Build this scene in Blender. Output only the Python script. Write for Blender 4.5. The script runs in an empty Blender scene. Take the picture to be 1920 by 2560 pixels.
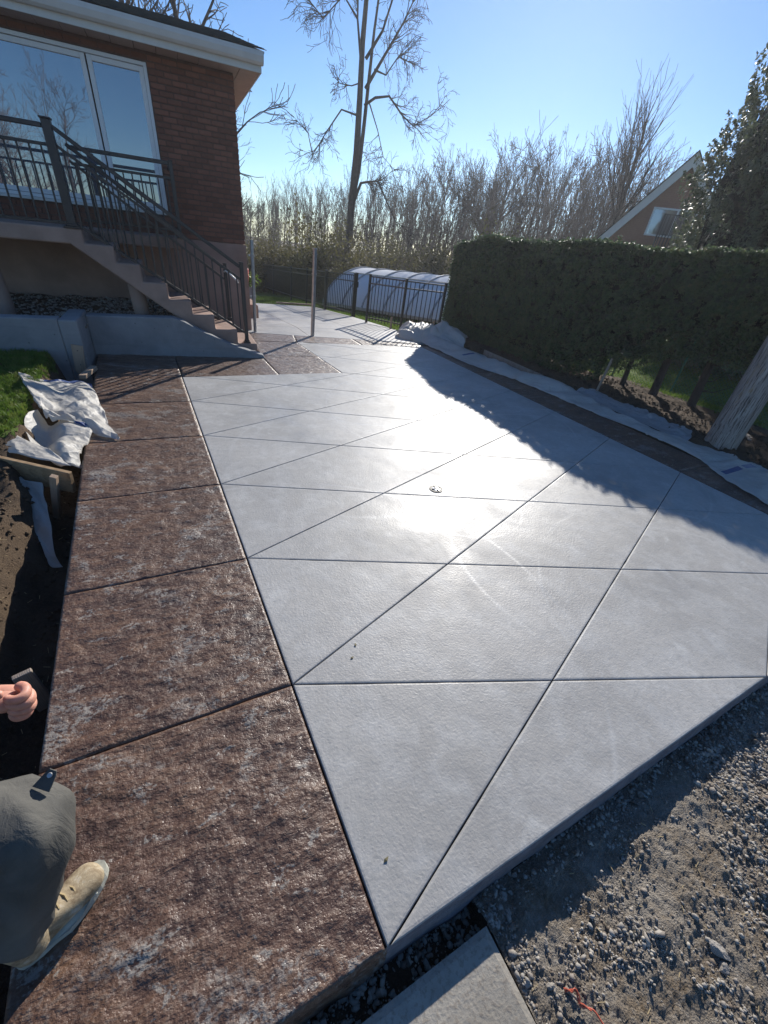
import bpy, math, random
import numpy as np
from mathutils import Matrix, Vector, Euler, noise
R = math.radians
SC = bpy.context.scene
COL = SC.collection
# ---------------------------------------------------------------- camera
cam = bpy.data.cameras.new('camera'); camo = bpy.data.objects.new('camera', cam); COL.objects.link(camo)
cam.sensor_fit = 'HORIZONTAL'; cam.sensor_width = 36.0; cam.lens = 36.0*1033.632/1920
cam.clip_start = 0.02; cam.clip_end = 2000
_p, _r, _y = R(32.931), R(8.658), R(32.074)
F = Vector((math.sin(_y)*math.cos(_p), math.cos(_y)*math.cos(_p), -math.sin(_p)))
Rt = Vector((math.cos(_y), -math.sin(_y), 0)); Up = Rt.cross(F)
RX = Rt*math.cos(_r)+Up*math.sin(_r); UX = -Rt*math.sin(_r)+Up*math.cos(_r)
CAM = Vector((-0.372, -0.184, 1.844))
camo.matrix_world = Matrix(((RX.x, UX.x, -F.x, CAM.x), (RX.y, UX.y, -F.y, CAM.y), (RX.z, UX.z, -F.z, CAM.z), (0, 0, 0, 1)))
SC.camera = camo
# ---------------------------------------------------------------- sky and sun
SUN_AZ, SUN_EL = 42.5, 24.0          # azimuth clockwise from +Y
w = bpy.data.worlds.new('World'); SC.world = w; w.use_nodes = True
nt = w.node_tree; nt.nodes.clear()
sky = nt.nodes.new('ShaderNodeTexSky'); sky.sky_type = 'NISHITA'; sky.sun_disc = False
sky.sun_elevation = R(SUN_EL); sky.sun_rotation = R(SUN_AZ)
sky.altitude = 1200; sky.air_density = 1.0; sky.dust_density = 0.2; sky.ozone_density = 3.5
bg = nt.nodes.new('ShaderNodeBackground'); bg.inputs['Strength'].default_value = 0.080
wo = nt.nodes.new('ShaderNodeOutputWorld')
hs_ = nt.nodes.new('ShaderNodeHueSaturation'); hs_.inputs['Saturation'].default_value = 1.12; nt.links.new(sky.outputs[0], hs_.inputs['Color']); tn_ = nt.nodes.new('ShaderNodeMix'); tn_.data_type = 'RGBA'; tn_.blend_type = 'MULTIPLY'; tn_.inputs[0].default_value = 1.0; tn_.inputs[7].default_value = (.86, .965, 1.06, 1); nt.links.new(hs_.outputs[0], tn_.inputs[6]); nt.links.new(tn_.outputs[2], bg.inputs[0]); nt.links.new(bg.outputs[0], wo.inputs[0])
sl = bpy.data.lights.new('sun', 'SUN'); sl.energy = 4.2; sl.angle = R(0.53); sl.color = (1.0, 0.95, 0.87)
so = bpy.data.objects.new('sun', sl); COL.objects.link(so)
_sd = Vector((math.sin(R(SUN_AZ))*math.cos(R(SUN_EL)), math.cos(R(SUN_AZ))*math.cos(R(SUN_EL)), math.sin(R(SUN_EL))))
so.rotation_euler = _sd.to_track_quat('Z', 'Y').to_euler(); so.location = (10, 10, 12)
SC.view_settings.view_transform = 'Standard'; SC.view_settings.look = 'None'
SC.view_settings.exposure = 0.66; SC.view_settings.gamma = 1.0; SC.view_settings.use_curve_mapping = False
SC.cycles.max_bounces = 6; SC.cycles.transparent_max_bounces = 12

# ---------------------------------------------------------------- helpers
def tag(o, label=None, cat=None, group=None, kind=None):
    if label: o['label'] = label
    if cat: o['category'] = cat
    if group: o['group'] = group
    if kind: o['kind'] = kind
    return o
def empty(name, loc=(0, 0, 0), rot=(0, 0, 0), label=None, cat=None, group=None, kind=None):
    o = bpy.data.objects.new(name, None); COL.objects.link(o); o.empty_display_size = 0.1
    o.location = loc; o.rotation_euler = rot
    return tag(o, label, cat, group, kind)
def link(name, me, parent=None, loc=None, rot=None, scale=None):
    o = bpy.data.objects.new(name, me); COL.objects.link(o)
    if parent: o.parent = parent
    if loc is not None: o.location = loc
    if rot is not None: o.rotation_euler = rot
    if scale is not None: o.scale = scale
    return o
def copy_tree(o, parent=None):
    c = o.copy(); COL.objects.link(c); c.parent = parent
    for ch in list(o.children): copy_tree(ch, c)
    return c

class B:
    def __init__(s): s.v = []; s.f = []; s.m = []
    def add(s, vs, fs, mi=0):
        n = len(s.v); s.v += [tuple(v) for v in vs]; s.f += [tuple(i+n for i in f) for f in fs]; s.m += [mi]*len(fs)
    def box(s, a, b, M=None, mi=0, ch=0.0):
        x0, y0, z0 = a; x1, y1, z1 = b
        if ch > 0:
            c = ch; vs = []
            for sx, X in ((-1, x0), (1, x1)):
                for sy, Y in ((-1, y0), (1, y1)):
                    for sz, Z in ((-1, z0), (1, z1)):
                        vs += [(X, Y-sy*c, Z-sz*c), (X-sx*c, Y, Z-sz*c), (X-sx*c, Y-sy*c, Z)]
            if M is not None: vs = [M @ Vector(v) for v in vs]
            idx = lambda i, j, k, a_: ((i*2+j)*2+k)*3+a_
            fs = []
            for i in (0, 1): fs.append([idx(i, 0, 0, 0), idx(i, 0, 1, 0), idx(i, 1, 1, 0), idx(i, 1, 0, 0)])
            for j in (0, 1): fs.append([idx(0, j, 0, 1), idx(0, j, 1, 1), idx(1, j, 1, 1), idx(1, j, 0, 1)])
            for k in (0, 1): fs.append([idx(0, 0, k, 2), idx(0, 1, k, 2), idx(1, 1, k, 2), idx(1, 0, k, 2)])
            for j in (0, 1):
                for k in (0, 1): fs.append([idx(0, j, k, 1), idx(1, j, k, 1), idx(1, j, k, 2), idx(0, j, k, 2)])
            for i in (0, 1):
                for k in (0, 1): fs.append([idx(i, 0, k, 0), idx(i, 1, k, 0), idx(i, 1, k, 2), idx(i, 0, k, 2)])
            for i in (0, 1):
                for j in (0, 1): fs.append([idx(i, j, 0, 0), idx(i, j, 1, 0), idx(i, j, 1, 1), idx(i, j, 0, 1)])
            for i in (0, 1):
                for j in (0, 1):
                    for k in (0, 1): fs.append([idx(i, j, k, 0), idx(i, j, k, 1), idx(i, j, k, 2)])
            # orient faces outward
            cen = sum((Vector(v) for v in vs), Vector())/len(vs); out = []
            for f in fs:
                p = [Vector(vs[i]) for i in f]; n = (p[1]-p[0]).cross(p[2]-p[0]); fc = sum(p, Vector())/len(p)
                out.append(f if n.dot(fc-cen) > 0 else f[::-1])
            s.add(vs, out, mi); return
        vs = [(x0, y0, z0), (x1, y0, z0), (x1, y1, z0), (x0, y1, z0), (x0, y0, z1), (x1, y0, z1), (x1, y1, z1), (x0, y1, z1)]
        if M is not None: vs = [M @ Vector(v) for v in vs]
        s.add(vs, [(0, 3, 2, 1), (4, 5, 6, 7), (0, 1, 5, 4), (1, 2, 6, 5), (2, 3, 7, 6), (3, 0, 4, 7)], mi)
    def bar(s, p, q, w_, h_, up=(0, 0, 1), mi=0, ch=0.0):
        p = Vector(p); q = Vector(q); d = q-p; L = d.length; d.normalize(); u = Vector(up)
        if abs(d.dot(u)) > .98: u = Vector((0, 1, 0))
        x = d; y = u.cross(x).normalized(); z = x.cross(y)
        M = Matrix(((x.x, y.x, z.x, p.x), (x.y, y.y, z.y, p.y), (x.z, y.z, z.z, p.z), (0, 0, 0, 1)))
        s.box((0, -w_/2, -h_/2), (L, w_/2, h_/2), M, mi, ch)
    def tube(s, pts, rad, n=8, cap=True, mi=0):
        pts = [Vector(p) for p in pts]; rad = rad if hasattr(rad, '__len__') else [rad]*len(pts)
        base = len(s.v); prev = None; vs = []
        for i, p in enumerate(pts):
            d = (pts[min(i+1, len(pts)-1)]-pts[max(i-1, 0)])
            if d.length < 1e-9: d = Vector((0, 0, 1))
            d.normalize()
            if prev is None:
                a = Vector((0, 0, 1)) if abs(d.z) < .9 else Vector((1, 0, 0)); x = d.cross(a).normalized()
            else: x = (prev-d*prev.dot(d)); x = x.normalized() if x.length > 1e-6 else d.orthogonal().normalized()
            prev = x; y = d.cross(x)
            for k in range(n):
                t = 2*math.pi*k/n; vs.append(p+(x*math.cos(t)+y*math.sin(t))*rad[i])
        fs = []
        for i in range(len(pts)-1):
            for k in range(n):
                a = i*n+k; b = i*n+(k+1) % n; fs.append((a, b, b+n, a+n))
        if cap: fs.append(tuple(range(n))[::-1]); fs.append(tuple((len(pts)-1)*n+k for k in range(n)))
        s.add(vs, fs, mi)
    def prism(s, poly, z0, z1, mi=0):
        n = len(poly)
        s.add([(x, y, z0) for x, y in poly]+[(x, y, z1) for x, y in poly],
              [tuple(range(n))[::-1], tuple(range(n, 2*n))]+[(i, (i+1) % n, n+(i+1) % n, n+i) for i in range(n)], mi)
    def extr(s, poly, axis, a, b, mi=0):      # polygon in the plane across 'axis' ('y': (x,z), 'x': (y,z))
        n = len(poly)
        if axis == 'y': vs = [(x, a, z) for x, z in poly]+[(x, b, z) for x, z in poly]
        else: vs = [(a, x, z) for x, z in poly]+[(b, x, z) for x, z in poly]
        ar = sum(poly[i][0]*poly[(i+1) % n][1]-poly[(i+1) % n][0]*poly[i][1] for i in range(n))
        flip = (ar > 0) == (axis == 'y')
        if b < a: flip = not flip
        fs = [tuple(range(n)), tuple(range(n, 2*n))[::-1]]+[(i, n+i, n+(i+1) % n, (i+1) % n) for i in range(n)]
        if not flip: fs = [f[::-1] for f in fs]
        s.add(vs, fs, mi)
    def mesh(s, name, mats, smooth=False):
        return mk(name, s.v, s.f, mats, smooth, s.m)
    def build(s, name, mats, parent=None, smooth=False, **k):
        return link(name, s.mesh(name, mats, smooth), parent, **k)

def mk(name, v, f, mats, smooth=False, mi=None):
    me = bpy.data.meshes.new(name)
    v = np.asarray(v, dtype=np.float32).reshape(-1, 3)
    if isinstance(f, np.ndarray):
        k = f.shape[1]; n = len(f)
        me.vertices.add(len(v)); me.vertices.foreach_set('co', v.ravel())
        me.loops.add(n*k); me.loops.foreach_set('vertex_index', f.ravel().astype(np.int32))
        me.polygons.add(n); me.polygons.foreach_set('loop_start', np.arange(0, n*k, k, dtype=np.int32))
        me.update(calc_edges=True)
    else:
        me.from_pydata(v.tolist(), [], f); me.update()
    mats = mats if isinstance(mats, (list, tuple)) else [mats]
    for m in mats: me.materials.append(m)
    if mi is not None and len(mats) > 1: me.polygons.foreach_set('material_index', np.asarray(mi, dtype=np.int32))
    if smooth: me.polygons.foreach_set('use_smooth', np.ones(len(me.polygons), dtype=bool))
    return me

# ---------------------------------------------------------------- materials
class N:
    def __init__(s, name, geom=True):
        s.m = bpy.data.materials.new(name); s.m.use_nodes = True; s.t = s.m.node_tree; s.t.nodes.clear()
        s.o = s.t.nodes.new('ShaderNodeOutputMaterial'); s.b = s.t.nodes.new('ShaderNodeBsdfPrincipled')
        s.t.links.new(s.b.outputs[0], s.o.inputs[0])
        if geom:
            g = s.t.nodes.new('ShaderNodeNewGeometry'); s.P = g.outputs['Position']; s.G = g
        else:
            g = s.t.nodes.new('ShaderNodeTexCoord'); s.P = g.outputs['Object']; s.G = None
    def n(s, t, **k):
        nd = s.t.nodes.new(t)
        for a, b in k.items():
            if a in nd.inputs.keys() if isinstance(a, str) else False: s.set(nd.inputs[a], b)
            else: setattr(nd, a, b)
        return nd
    def set(s, i, v):
        if isinstance(v, bpy.types.NodeSocket): s.t.links.new(v, i)
        else: i.default_value = v
    def scale(s, vec, k):
        m = s.t.nodes.new('ShaderNodeMapping'); s.t.links.new(vec, m.inputs[0]); m.inputs['Scale'].default_value = k; return m.outputs[0]
    def noise(s, sc, det=4, rough=.55, dist=0, vec=None):
        nd = s.t.nodes.new('ShaderNodeTexNoise'); s.t.links.new(vec or s.P, nd.inputs['Vector'])
        nd.inputs['Scale'].default_value = sc; nd.inputs['Detail'].default_value = det
        nd.inputs['Roughness'].default_value = rough; nd.inputs['Distortion'].default_value = dist; return nd.outputs[0]
    def vor(s, sc, vec=None, feat='F1', out=0, rnd=1.0):
        nd = s.t.nodes.new('ShaderNodeTexVoronoi'); nd.feature = feat; s.t.links.new(vec or s.P, nd.inputs['Vector'])
        nd.inputs['Scale'].default_value = sc; nd.inputs['Randomness'].default_value = rnd; return nd.outputs[out]
    def wave(s, sc, vec=None, dist=2, det=2, direc='X', typ='BANDS'):
        nd = s.t.nodes.new('ShaderNodeTexWave'); nd.wave_type = typ; nd.bands_direction = direc
        s.t.links.new(vec or s.P, nd.inputs['Vector']); nd.inputs['Scale'].default_value = sc
        nd.inputs['Distortion'].default_value = dist; nd.inputs['Detail'].default_value = det; return nd.outputs['Fac']
    def ramp(s, fac, stops, interp='LINEAR'):
        nd = s.t.nodes.new('ShaderNodeValToRGB'); s.t.links.new(fac, nd.inputs[0]); cr = nd.color_ramp; cr.interpolation = interp
        while len(cr.elements) < len(stops): cr.elements.new(0.5)
        for e, (p, c) in zip(cr.elements, stops):
            e.position = p; e.color = (c, c, c, 1) if isinstance(c, (int, float)) else (c[0], c[1], c[2], 1)
        return nd.outputs[0]
    def mix(s, fac, a, b, mode='MIX'):
        nd = s.t.nodes.new('ShaderNodeMix'); nd.data_type = 'RGBA'; nd.blend_type = mode
        s.set(nd.inputs[0], fac)
        for i, c in ((6, a), (7, b)):
            if isinstance(c, bpy.types.NodeSocket): s.t.links.new(c, nd.inputs[i])
            else: nd.inputs[i].default_value = (c, c, c, 1) if isinstance(c, (int, float)) else (c[0], c[1], c[2], 1)
        return nd.outputs[2]
    def math(s, op, a, b=0.0):
        nd = s.t.nodes.new('ShaderNodeMath'); nd.operation = op; s.set(nd.inputs[0], a); s.set(nd.inputs[1], b); return nd.outputs[0]
    def bump(s, h, strength=.5, dist=.01, nrm=None):
        nd = s.t.nodes.new('ShaderNodeBump'); nd.inputs['Strength'].default_value = strength; nd.inputs['Distance'].default_value = dist
        s.t.links.new(h, nd.inputs['Height'])
        if nrm: s.t.links.new(nrm, nd.inputs['Normal'])
        return nd.outputs[0]
    def fin(s, col=None, rough=None, nrm=None, spec=None, metal=None, **k):
        for nm, v in (('Base Color', col), ('Roughness', rough), ('Normal', nrm), ('Specular IOR Level', spec), ('Metallic', metal)):
            if v is None: continue
            if isinstance(v, (tuple, list)) and len(v) == 3: v = (*v, 1)
            s.set(s.b.inputs[nm], v)
        for a, b in k.items(): s.set(s.b.inputs[a.replace('_', ' ')], b)
        return s.m

def plain(name, c, rough=.6, var=.15, sc=6.0, bump=.15, bsc=60, metal=0.0, spec=.5, geom=True, bd=.003, **k):
    m = N(name, geom); a = m.noise(sc, 5, .6)
    lo = tuple(x*(1-var) for x in c); hi = tuple(min(1, x*(1+var)) for x in c)
    col = m.ramp(a, [(.3, lo), (.7, hi)]); fine = m.noise(bsc, 3, .6)
    rr = m.math('MULTIPLY_ADD', m.noise(sc*2.3, 3), .3); m.t.nodes[-1].inputs[2].default_value = rough-.15
    return m.fin(col, rr, m.bump(fine, bump, bd), spec, metal, **k)

def mat_gray():
    m = N('broom_finished_grey_concrete')
    P = m.P
    big = m.noise(.8, 3, .55, .5); mid = m.noise(5, 5, .65, .4); fine = m.noise(110, 3, .6)
    col = m.mix(m.ramp(big, [(.35, 0.), (.65, 1.)]), (.315, .305, .290), (.42, .408, .388))
    col = m.mix(m.ramp(mid, [(.45, 0.), (.72, .6)]), col, (.50, .50, .49)); col = m.mix(m.ramp(m.noise(22, 6, .72), [(.38, .40), (.52, 0.)]), col, (.27, .272, .265))
    # pale blotches
    bl = m.noise(2.6, 6, .7, 1.2)
    col = m.mix(m.ramp(bl, [(.60, 0.), (.72, .5)]), col, (.56, .56, .54))
    # trowel arcs
    arcs = None
    for (cx, cy, r_, wd) in ((2.6, 1.2, 1.25, .012), (1.3, 3.3, 1.15, .014), (3.9, 2.6, 1.4, .01), (2.2, 4.9, 1.0, .014), (3.2, 4.2, 1.7, .012), (3.0, .2, 1.5, .01), (.2, 1.3, 1.6, .012), (1.9, 2.2, .55, .01)):
        mp = m.t.nodes.new('ShaderNodeVectorMath'); mp.operation = 'DISTANCE'; m.t.links.new(P, mp.inputs[0]); mp.inputs[1].default_value = (cx, cy, 0)
        d = m.math('ABSOLUTE', m.math('SUBTRACT', mp.outputs['Value'], r_)); e = m.ramp(m.math('DIVIDE', d, wd*1.7), [(0., 1.), (1., 0.)])
        arcs = e if arcs is None else m.math('MAXIMUM', arcs, e)
    am = m.math('MULTIPLY', arcs, m.ramp(m.noise(1.3, 2), [(.38, 0.), (.6, 1.)]))
    col = m.mix(m.math('MULTIPLY', am, .28), col, (.62, .62, .60))
    sp = m.vor(9, out=0); col = m.mix(m.ramp(sp, [(.0, .0), (.035, 0.)]), col, (.1, .1, .1))
    spk = m.ramp(m.vor(38, out=0), [(.03, .7), (.06, 0.)]); spk2 = m.math('MULTIPLY', spk, m.ramp(m.noise(3.1, 1), [(.55, 0.), (.6, 1.)]))
    col = m.mix(spk2, col, (.12, .125, .13))
    rough = m.ramp(m.noise(1.7, 4, .6, .6), [(.3, .44), (.7, .62)])
    rough = m.math('SUBTRACT', rough, m.math('MULTIPLY', am, .12))
    sv = m.scale(P, (1.0, 1.0, 1)); orange = m.vor(95, feat='SMOOTH_F1', vec=sv); o2 = m.noise(64, 3, .6, .6)
    h = m.math('ADD', m.math('MULTIPLY', orange, .4), m.math('ADD', o2, m.math('MULTIPLY', fine, .25)))
    nb = m.bump(h, .5, .0030)
    nb = m.bump(m.noise(4, 2), .35, .012, nb)
    return m.fin(col, rough, nb, .42)
GRAY = mat_gray()
def mat_brown(dark=1.0):
    m = N('stamped_brown_concrete')
    st = m.scale(m.P, (.75, 1.2, 1)); a = m.noise(3.2, 7, .62, .2, st); b = m.noise(15, 4, .62, .1, st); c = m.noise(68, 3, .58); dd = m.noise(170, 2, .6)
    ab = m.math('ADD', m.math('MULTIPLY', a, .6), m.math('MULTIPLY', b, .4))
    col = m.ramp(ab, [(.36, (.066, .037, .027)), (.45, (.095, .053, .037)), (.52, (.122, .067, .044)), (.60, (.150, .086, .054)), (.70, (.118, .078, .058))])
    col = m.mix(m.ramp(c, [(.36, .38), (.46, 0.)]), col, (.034, .022, .017))
    col = m.mix(m.ramp(c, [(.55, 0.), (.62, .45)]), col, (.195, .145, .110))
    g = m.noise(2.4, 7, .70, .5, st); gm = m.math('MULTIPLY', m.ramp(g, [(.56, 0.), (.63, .9)]), m.ramp(c, [(.40, 0.), (.52, 1.)]))
    col = m.mix(gm, col, (.235, .215, .195))
    g2 = m.noise(9, 6, .70, .5, st); col = m.mix(m.math('MULTIPLY', m.ramp(g2, [(.575, 0.), (.60, 1.)]), m.ramp(c, [(.42, 0.), (.52, .75)])), col, (.26, .24, .215))
    k = m.noise(1.6, 6, .66, .3); col = m.mix(m.math('MULTIPLY', m.ramp(k, [(.60, 0.), (.70, .6)]), m.ramp(b, [(.44, 1.), (.54, 0.)])), col, (.014, .013, .013))
    rough = m.ramp(c, [(.3, .27), (.62, .60)])
    led = m.t.nodes.new('ShaderNodeTexNoise'); led.noise_type = 'RIDGED_MULTIFRACTAL'; m.t.links.new(st, led.inputs['Vector']); led.inputs['Scale'].default_value = 5.0; led.inputs['Detail'].default_value = 4
    crk = m.ramp(led.outputs[0], [(.0, 0.), (.3, 1.)])
    nb = m.bump(crk, .35, .006); nb = m.bump(b, 1.0, .014, nb); nb = m.bump(c, .75, .0045, nb); nb = m.bump(dd, .6, .0026, nb)
    return m.fin(col, rough, nb, .5, Coat_Weight=.07, Coat_Roughness=.12, Coat_Normal=nb)
BROWN = mat_brown()
BASEM = plain('raw_slab_core', (.10, .10, .105), .9, .3, 12, .6, 80)
SLABSIDE = None
def mat_side():
    m = N('formed_concrete_edge'); a = m.noise(6, 6, .7); st = m.noise(7, 4, .6, .3, m.scale(m.P, (.6, .6, 30)))
    col = m.mix(m.ramp(a, [(.35, 0.), (.65, 1.)]), (.115, .105, .115), (.215, .205, .225))  # darker purple-grey than the slab top: the edge's shadow is in the colour
    col = m.mix(m.ramp(st, [(.5, 0.), (.62, .5)]), col, (.15, .12, .12))
    return m.fin(col, .85, m.bump(m.math('ADD', st, m.noise(60, 4)), .6, .008))
SIDE = mat_side()
CONC = None
def mat_wall():
    m = N('cast_concrete_wall'); a = m.noise(2.2, 6, .65, .4); b = m.noise(40, 4, .6)
    col = m.mix(m.ramp(a, [(.3, 0.), (.7, 1.)]), (.185, .188, .195), (.285, .288, .295))
    st = m.noise(2.5, 5, .6, .3, m.scale(m.P, (.5, .5, 5))); col = m.mix(m.ramp(st, [(.55, 0.), (.7, .45)]), col, (.17, .17, .18))
    holes = m.ramp(m.vor(9, out=0), [(.04, 1.), (.09, 0.)]); col = m.mix(m.math('MULTIPLY', holes, .7), col, (.06, .06, .06))
    return m.fin(col, .85, m.bump(m.math('SUBTRACT', m.math('ADD', a, m.math('MULTIPLY', b, .3)), holes), .5, .01))
WALLC = mat_wall()
BEIGE = plain('beige_parged_cement', (.34, .225, .175), .85, .28, 2.2, .5, 90)
STUCCO = plain('pink_beige_foundation_parging', (.36, .23, .18), .9, .22, 2, .4, 70)
def mat_brick(nm, c1, c2):
    m = N(nm, True); oi = m.t.nodes.new('ShaderNodeObjectInfo')
    a = m.noise(14, 5, .7); f = m.math('ADD', m.math('MULTIPLY', a, .6), m.math('MULTIPLY', oi.outputs['Random'], .45))
    col = m.ramp(f, [(.25, c1), (.75, c2)])
    return m.fin(col, .9, m.bump(m.noise(90, 4, .7), .5, .004))
BRICK = mat_brick('red_brown_brick', (.145, .057, .036), (.25, .103, .065))
MORTAR = plain('dark_mortar', (.13, .075, .06), .95, .2, 20, .5, 100)
WHITE = plain('white_painted_aluminium', (.62, .60, .56), .45, .05, 5, .03, 40)
VINYL = plain('white_vinyl_frame', (.72, .72, .72), .35, .04, 5, .02, 40)
SOFFIT = plain('beige_soffit_board', (.42, .30, .24), .6, .08, 4, .05, 40)
SHING = plain('grey_brown_asphalt_shingle', (.05, .05, .045), .95, .4, 14, .8, 120, bd=.006)
RAIL = plain('black_brown_rail_paint', (.032, .025, .024), .38, .15, 8, .04, 60)
BLACK = plain('black_powder_coat', (.012, .012, .013), .4, .1, 8, .03, 60)
STEEL = plain('galvanised_steel', (.42, .42, .42), .42, .2, 12, .12, 60, metal=.75)
def mat_wood(nm, c1, c2, sc=1.0, axis=(14, 14, 1.2)):
    m = N(nm, False); v = m.scale(m.P, tuple(sc*x for x in axis)); g = m.wave(3.0, v, 5, 4, 'X'); a = m.noise(3, 5, .6, .4, v)
    col = m.mix(m.ramp(m.math('MULTIPLY_ADD', g, .5), [(.2, 0.), (.8, 1.)]), c1, c2)
    col = m.mix(m.ramp(a, [(.5, 0.), (.75, .6)]), col, tuple(x*.45 for x in c1))
    return m.fin(col, .8, m.bump(m.math('ADD', g, a), .35, .004))
WOODX = mat_wood('weathered_form_lumber', (.24, .145, .07), (.36, .24, .13), 1, (1.2, 14, 14))
WOODZ = mat_wood('split_timber_stake', (.30, .19, .12), (.42, .30, .21))
STAKEW = mat_wood('dusty_grey_stake_timber', (.22, .17, .13), (.32, .26, .21))
def mat_pole():
    m = N('weathered_utility_pole_timber', False); v = m.scale(m.P, (9, 9, .5)); a = m.noise(4, 8, .7, .6, v); b = m.noise(14, 6, .7, .3, m.scale(m.P, (6, 6, .35)))
    col = m.mix(m.ramp(a, [(.35, 0.), (.65, 1.)]), (.25, .20, .17), (.46, .40, .36))
    col = m.mix(m.ramp(b, [(.36, 1.), (.44, 0.)]), col, (.03, .022, .018))
    dots = m.ramp(m.vor(5.5, m.scale(m.P, (1, 1, .6)), out=0), [(.05, 1.), (.10, 0.)]); col = m.mix(dots, col, (.02, .015, .012))
    ye = m.ramp(m.noise(5, 4, .6, .5, m.scale(m.P, (3, 3, .8))), [(.60, 0.), (.68, .5)]); col = m.mix(ye, col, (.30, .19, .07))
    return m.fin(col, .9, m.bump(m.math('ADD', m.math('MULTIPLY', a, .5), m.ramp(b, [(.36, 0.), (.46, 1.)])), .9, .02))
POLE = mat_pole()
def mat_soil(nm, c1, c2, c3, sc=3.0):
    m = N(nm); a = m.noise(sc, 8, .7, .3); b = m.noise(60, 8, .8); c = m.vor(150, out=0)
    col = m.mix(m.ramp(a, [(.35, 0.), (.65, 1.)]), c1, c2); col = m.mix(m.ramp(b, [(.48, 0.), (.7, .8)]), col, c3)
    return m.fin(col, .97, m.bump(m.math('ADD', b, m.math('MULTIPLY', c, .5)), 1.0, .014), .3)
SOIL = mat_soil('dark_clay_soil', (.055, .038, .026), (.12, .082, .052), (.16, .115, .075))
GRAV = mat_soil('sandy_gravel_bed', (.19, .14, .09), (.31, .275, .23), (.42, .385, .335), 4.5)
LAWNG = mat_soil('lawn_ground', (.07, .12, .022), (.12, .19, .03), (.16, .18, .055), 3)
def mat_leaf(nm, cs, rough=.55, trans=.25, geom=True, sc=2.0, spec=.4):
    m = N(nm, geom); a = m.noise(sc, 4, .6)
    r_ = m.n('ShaderNodeTexWhiteNoise'); r_.noise_dimensions = '3D'
    q = m.t.nodes.new('ShaderNodeVectorMath'); q.operation = 'SNAP'; m.t.links.new(m.P, q.inputs[0]); q.inputs[1].default_value = (.05, .05, .05); m.t.links.new(q.outputs[0], r_.inputs[0])
    f = m.math('ADD', m.math('MULTIPLY', a, .7), m.math('MULTIPLY', r_.outputs['Value'], .3))
    k = len(cs); col = m.ramp(f, [(.28+.44*i/(k-1), c) for i, c in enumerate(cs)])
    m.fin(col, rough, None, spec)
    tr = m.t.nodes.new('ShaderNodeBsdfTranslucent'); m.t.links.new(col, tr.inputs[0])
    mx = m.t.nodes.new('ShaderNodeMixShader'); mx.inputs[0].default_value = trans
    m.t.links.new(m.b.outputs[0], mx.inputs[1]); m.t.links.new(tr.outputs[0], mx.inputs[2]); m.t.links.new(mx.outputs[0], m.o.inputs[0])
    return m.m
GRASS = mat_leaf('grass_blades', [(.07, .13, .016), (.13, .22, .028), (.21, .24, .06)], .5, .4, sc=5)
STRAW = plain('dry_straw', (.42, .32, .17), .7, .2, 20)
HEDGE = mat_leaf('cedar_hedge_scales', [(.050, .064, .040), (.066, .105, .050), (.10, .155, .060), (.15, .150, .068)], .5, .38, sc=2.2, spec=.6)
HEDGE_CORE = plain('near_black_core', (.012, .013, .009), .95, .3, 10, 1, 40, bd=.05)  # near-black, so the shade between leaves is put into the colour
CONIF = mat_leaf('conifer_scales', [(.065, .082, .045), (.11, .135, .070), (.17, .185, .10)], .45, .3, sc=1.2, spec=.7)
SHRUB = mat_leaf('budding_shrub_leaves', [(.075, .062, .032), (.11, .098, .040), (.18, .175, .055)], .6, .45, sc=.6)
BARK = plain('grey_brown_bark', (.058, .046, .040), .9, .3, 8, .8, 50, bd=.02)
BARKF = plain('far_bark', (.115, .088, .076), .95, .25, 2, .0, 5)
BARKF2 = plain('far_pale_bark', (.165, .128, .105), .95, .25, 2, .0, 5)
def mat_gravstone():
    m = N('crushed_stone'); r_ = m.t.nodes.new('ShaderNodeTexWhiteNoise')
    q = m.t.nodes.new('ShaderNodeVectorMath'); q.operation = 'SNAP'; m.t.links.new(m.P, q.inputs[0]); q.inputs[1].default_value = (.03, .03, .2); m.t.links.new(q.outputs[0], r_.inputs[0])
    col = m.ramp(r_.outputs['Value'], [(.0, (.15, .115, .085)), (.35, (.27, .235, .20)), (.7, (.32, .295, .26)), (.9, (.38, .345, .30)), (1., (.46, .42, .35))])
    return m.fin(col, .9, m.bump(m.noise(120, 4), .5, .004))
STONE = mat_gravstone()
ROCK = plain('rough_limestone', (.27, .245, .215), .95, .3, 9, .9, 70, bd=.01)
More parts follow.
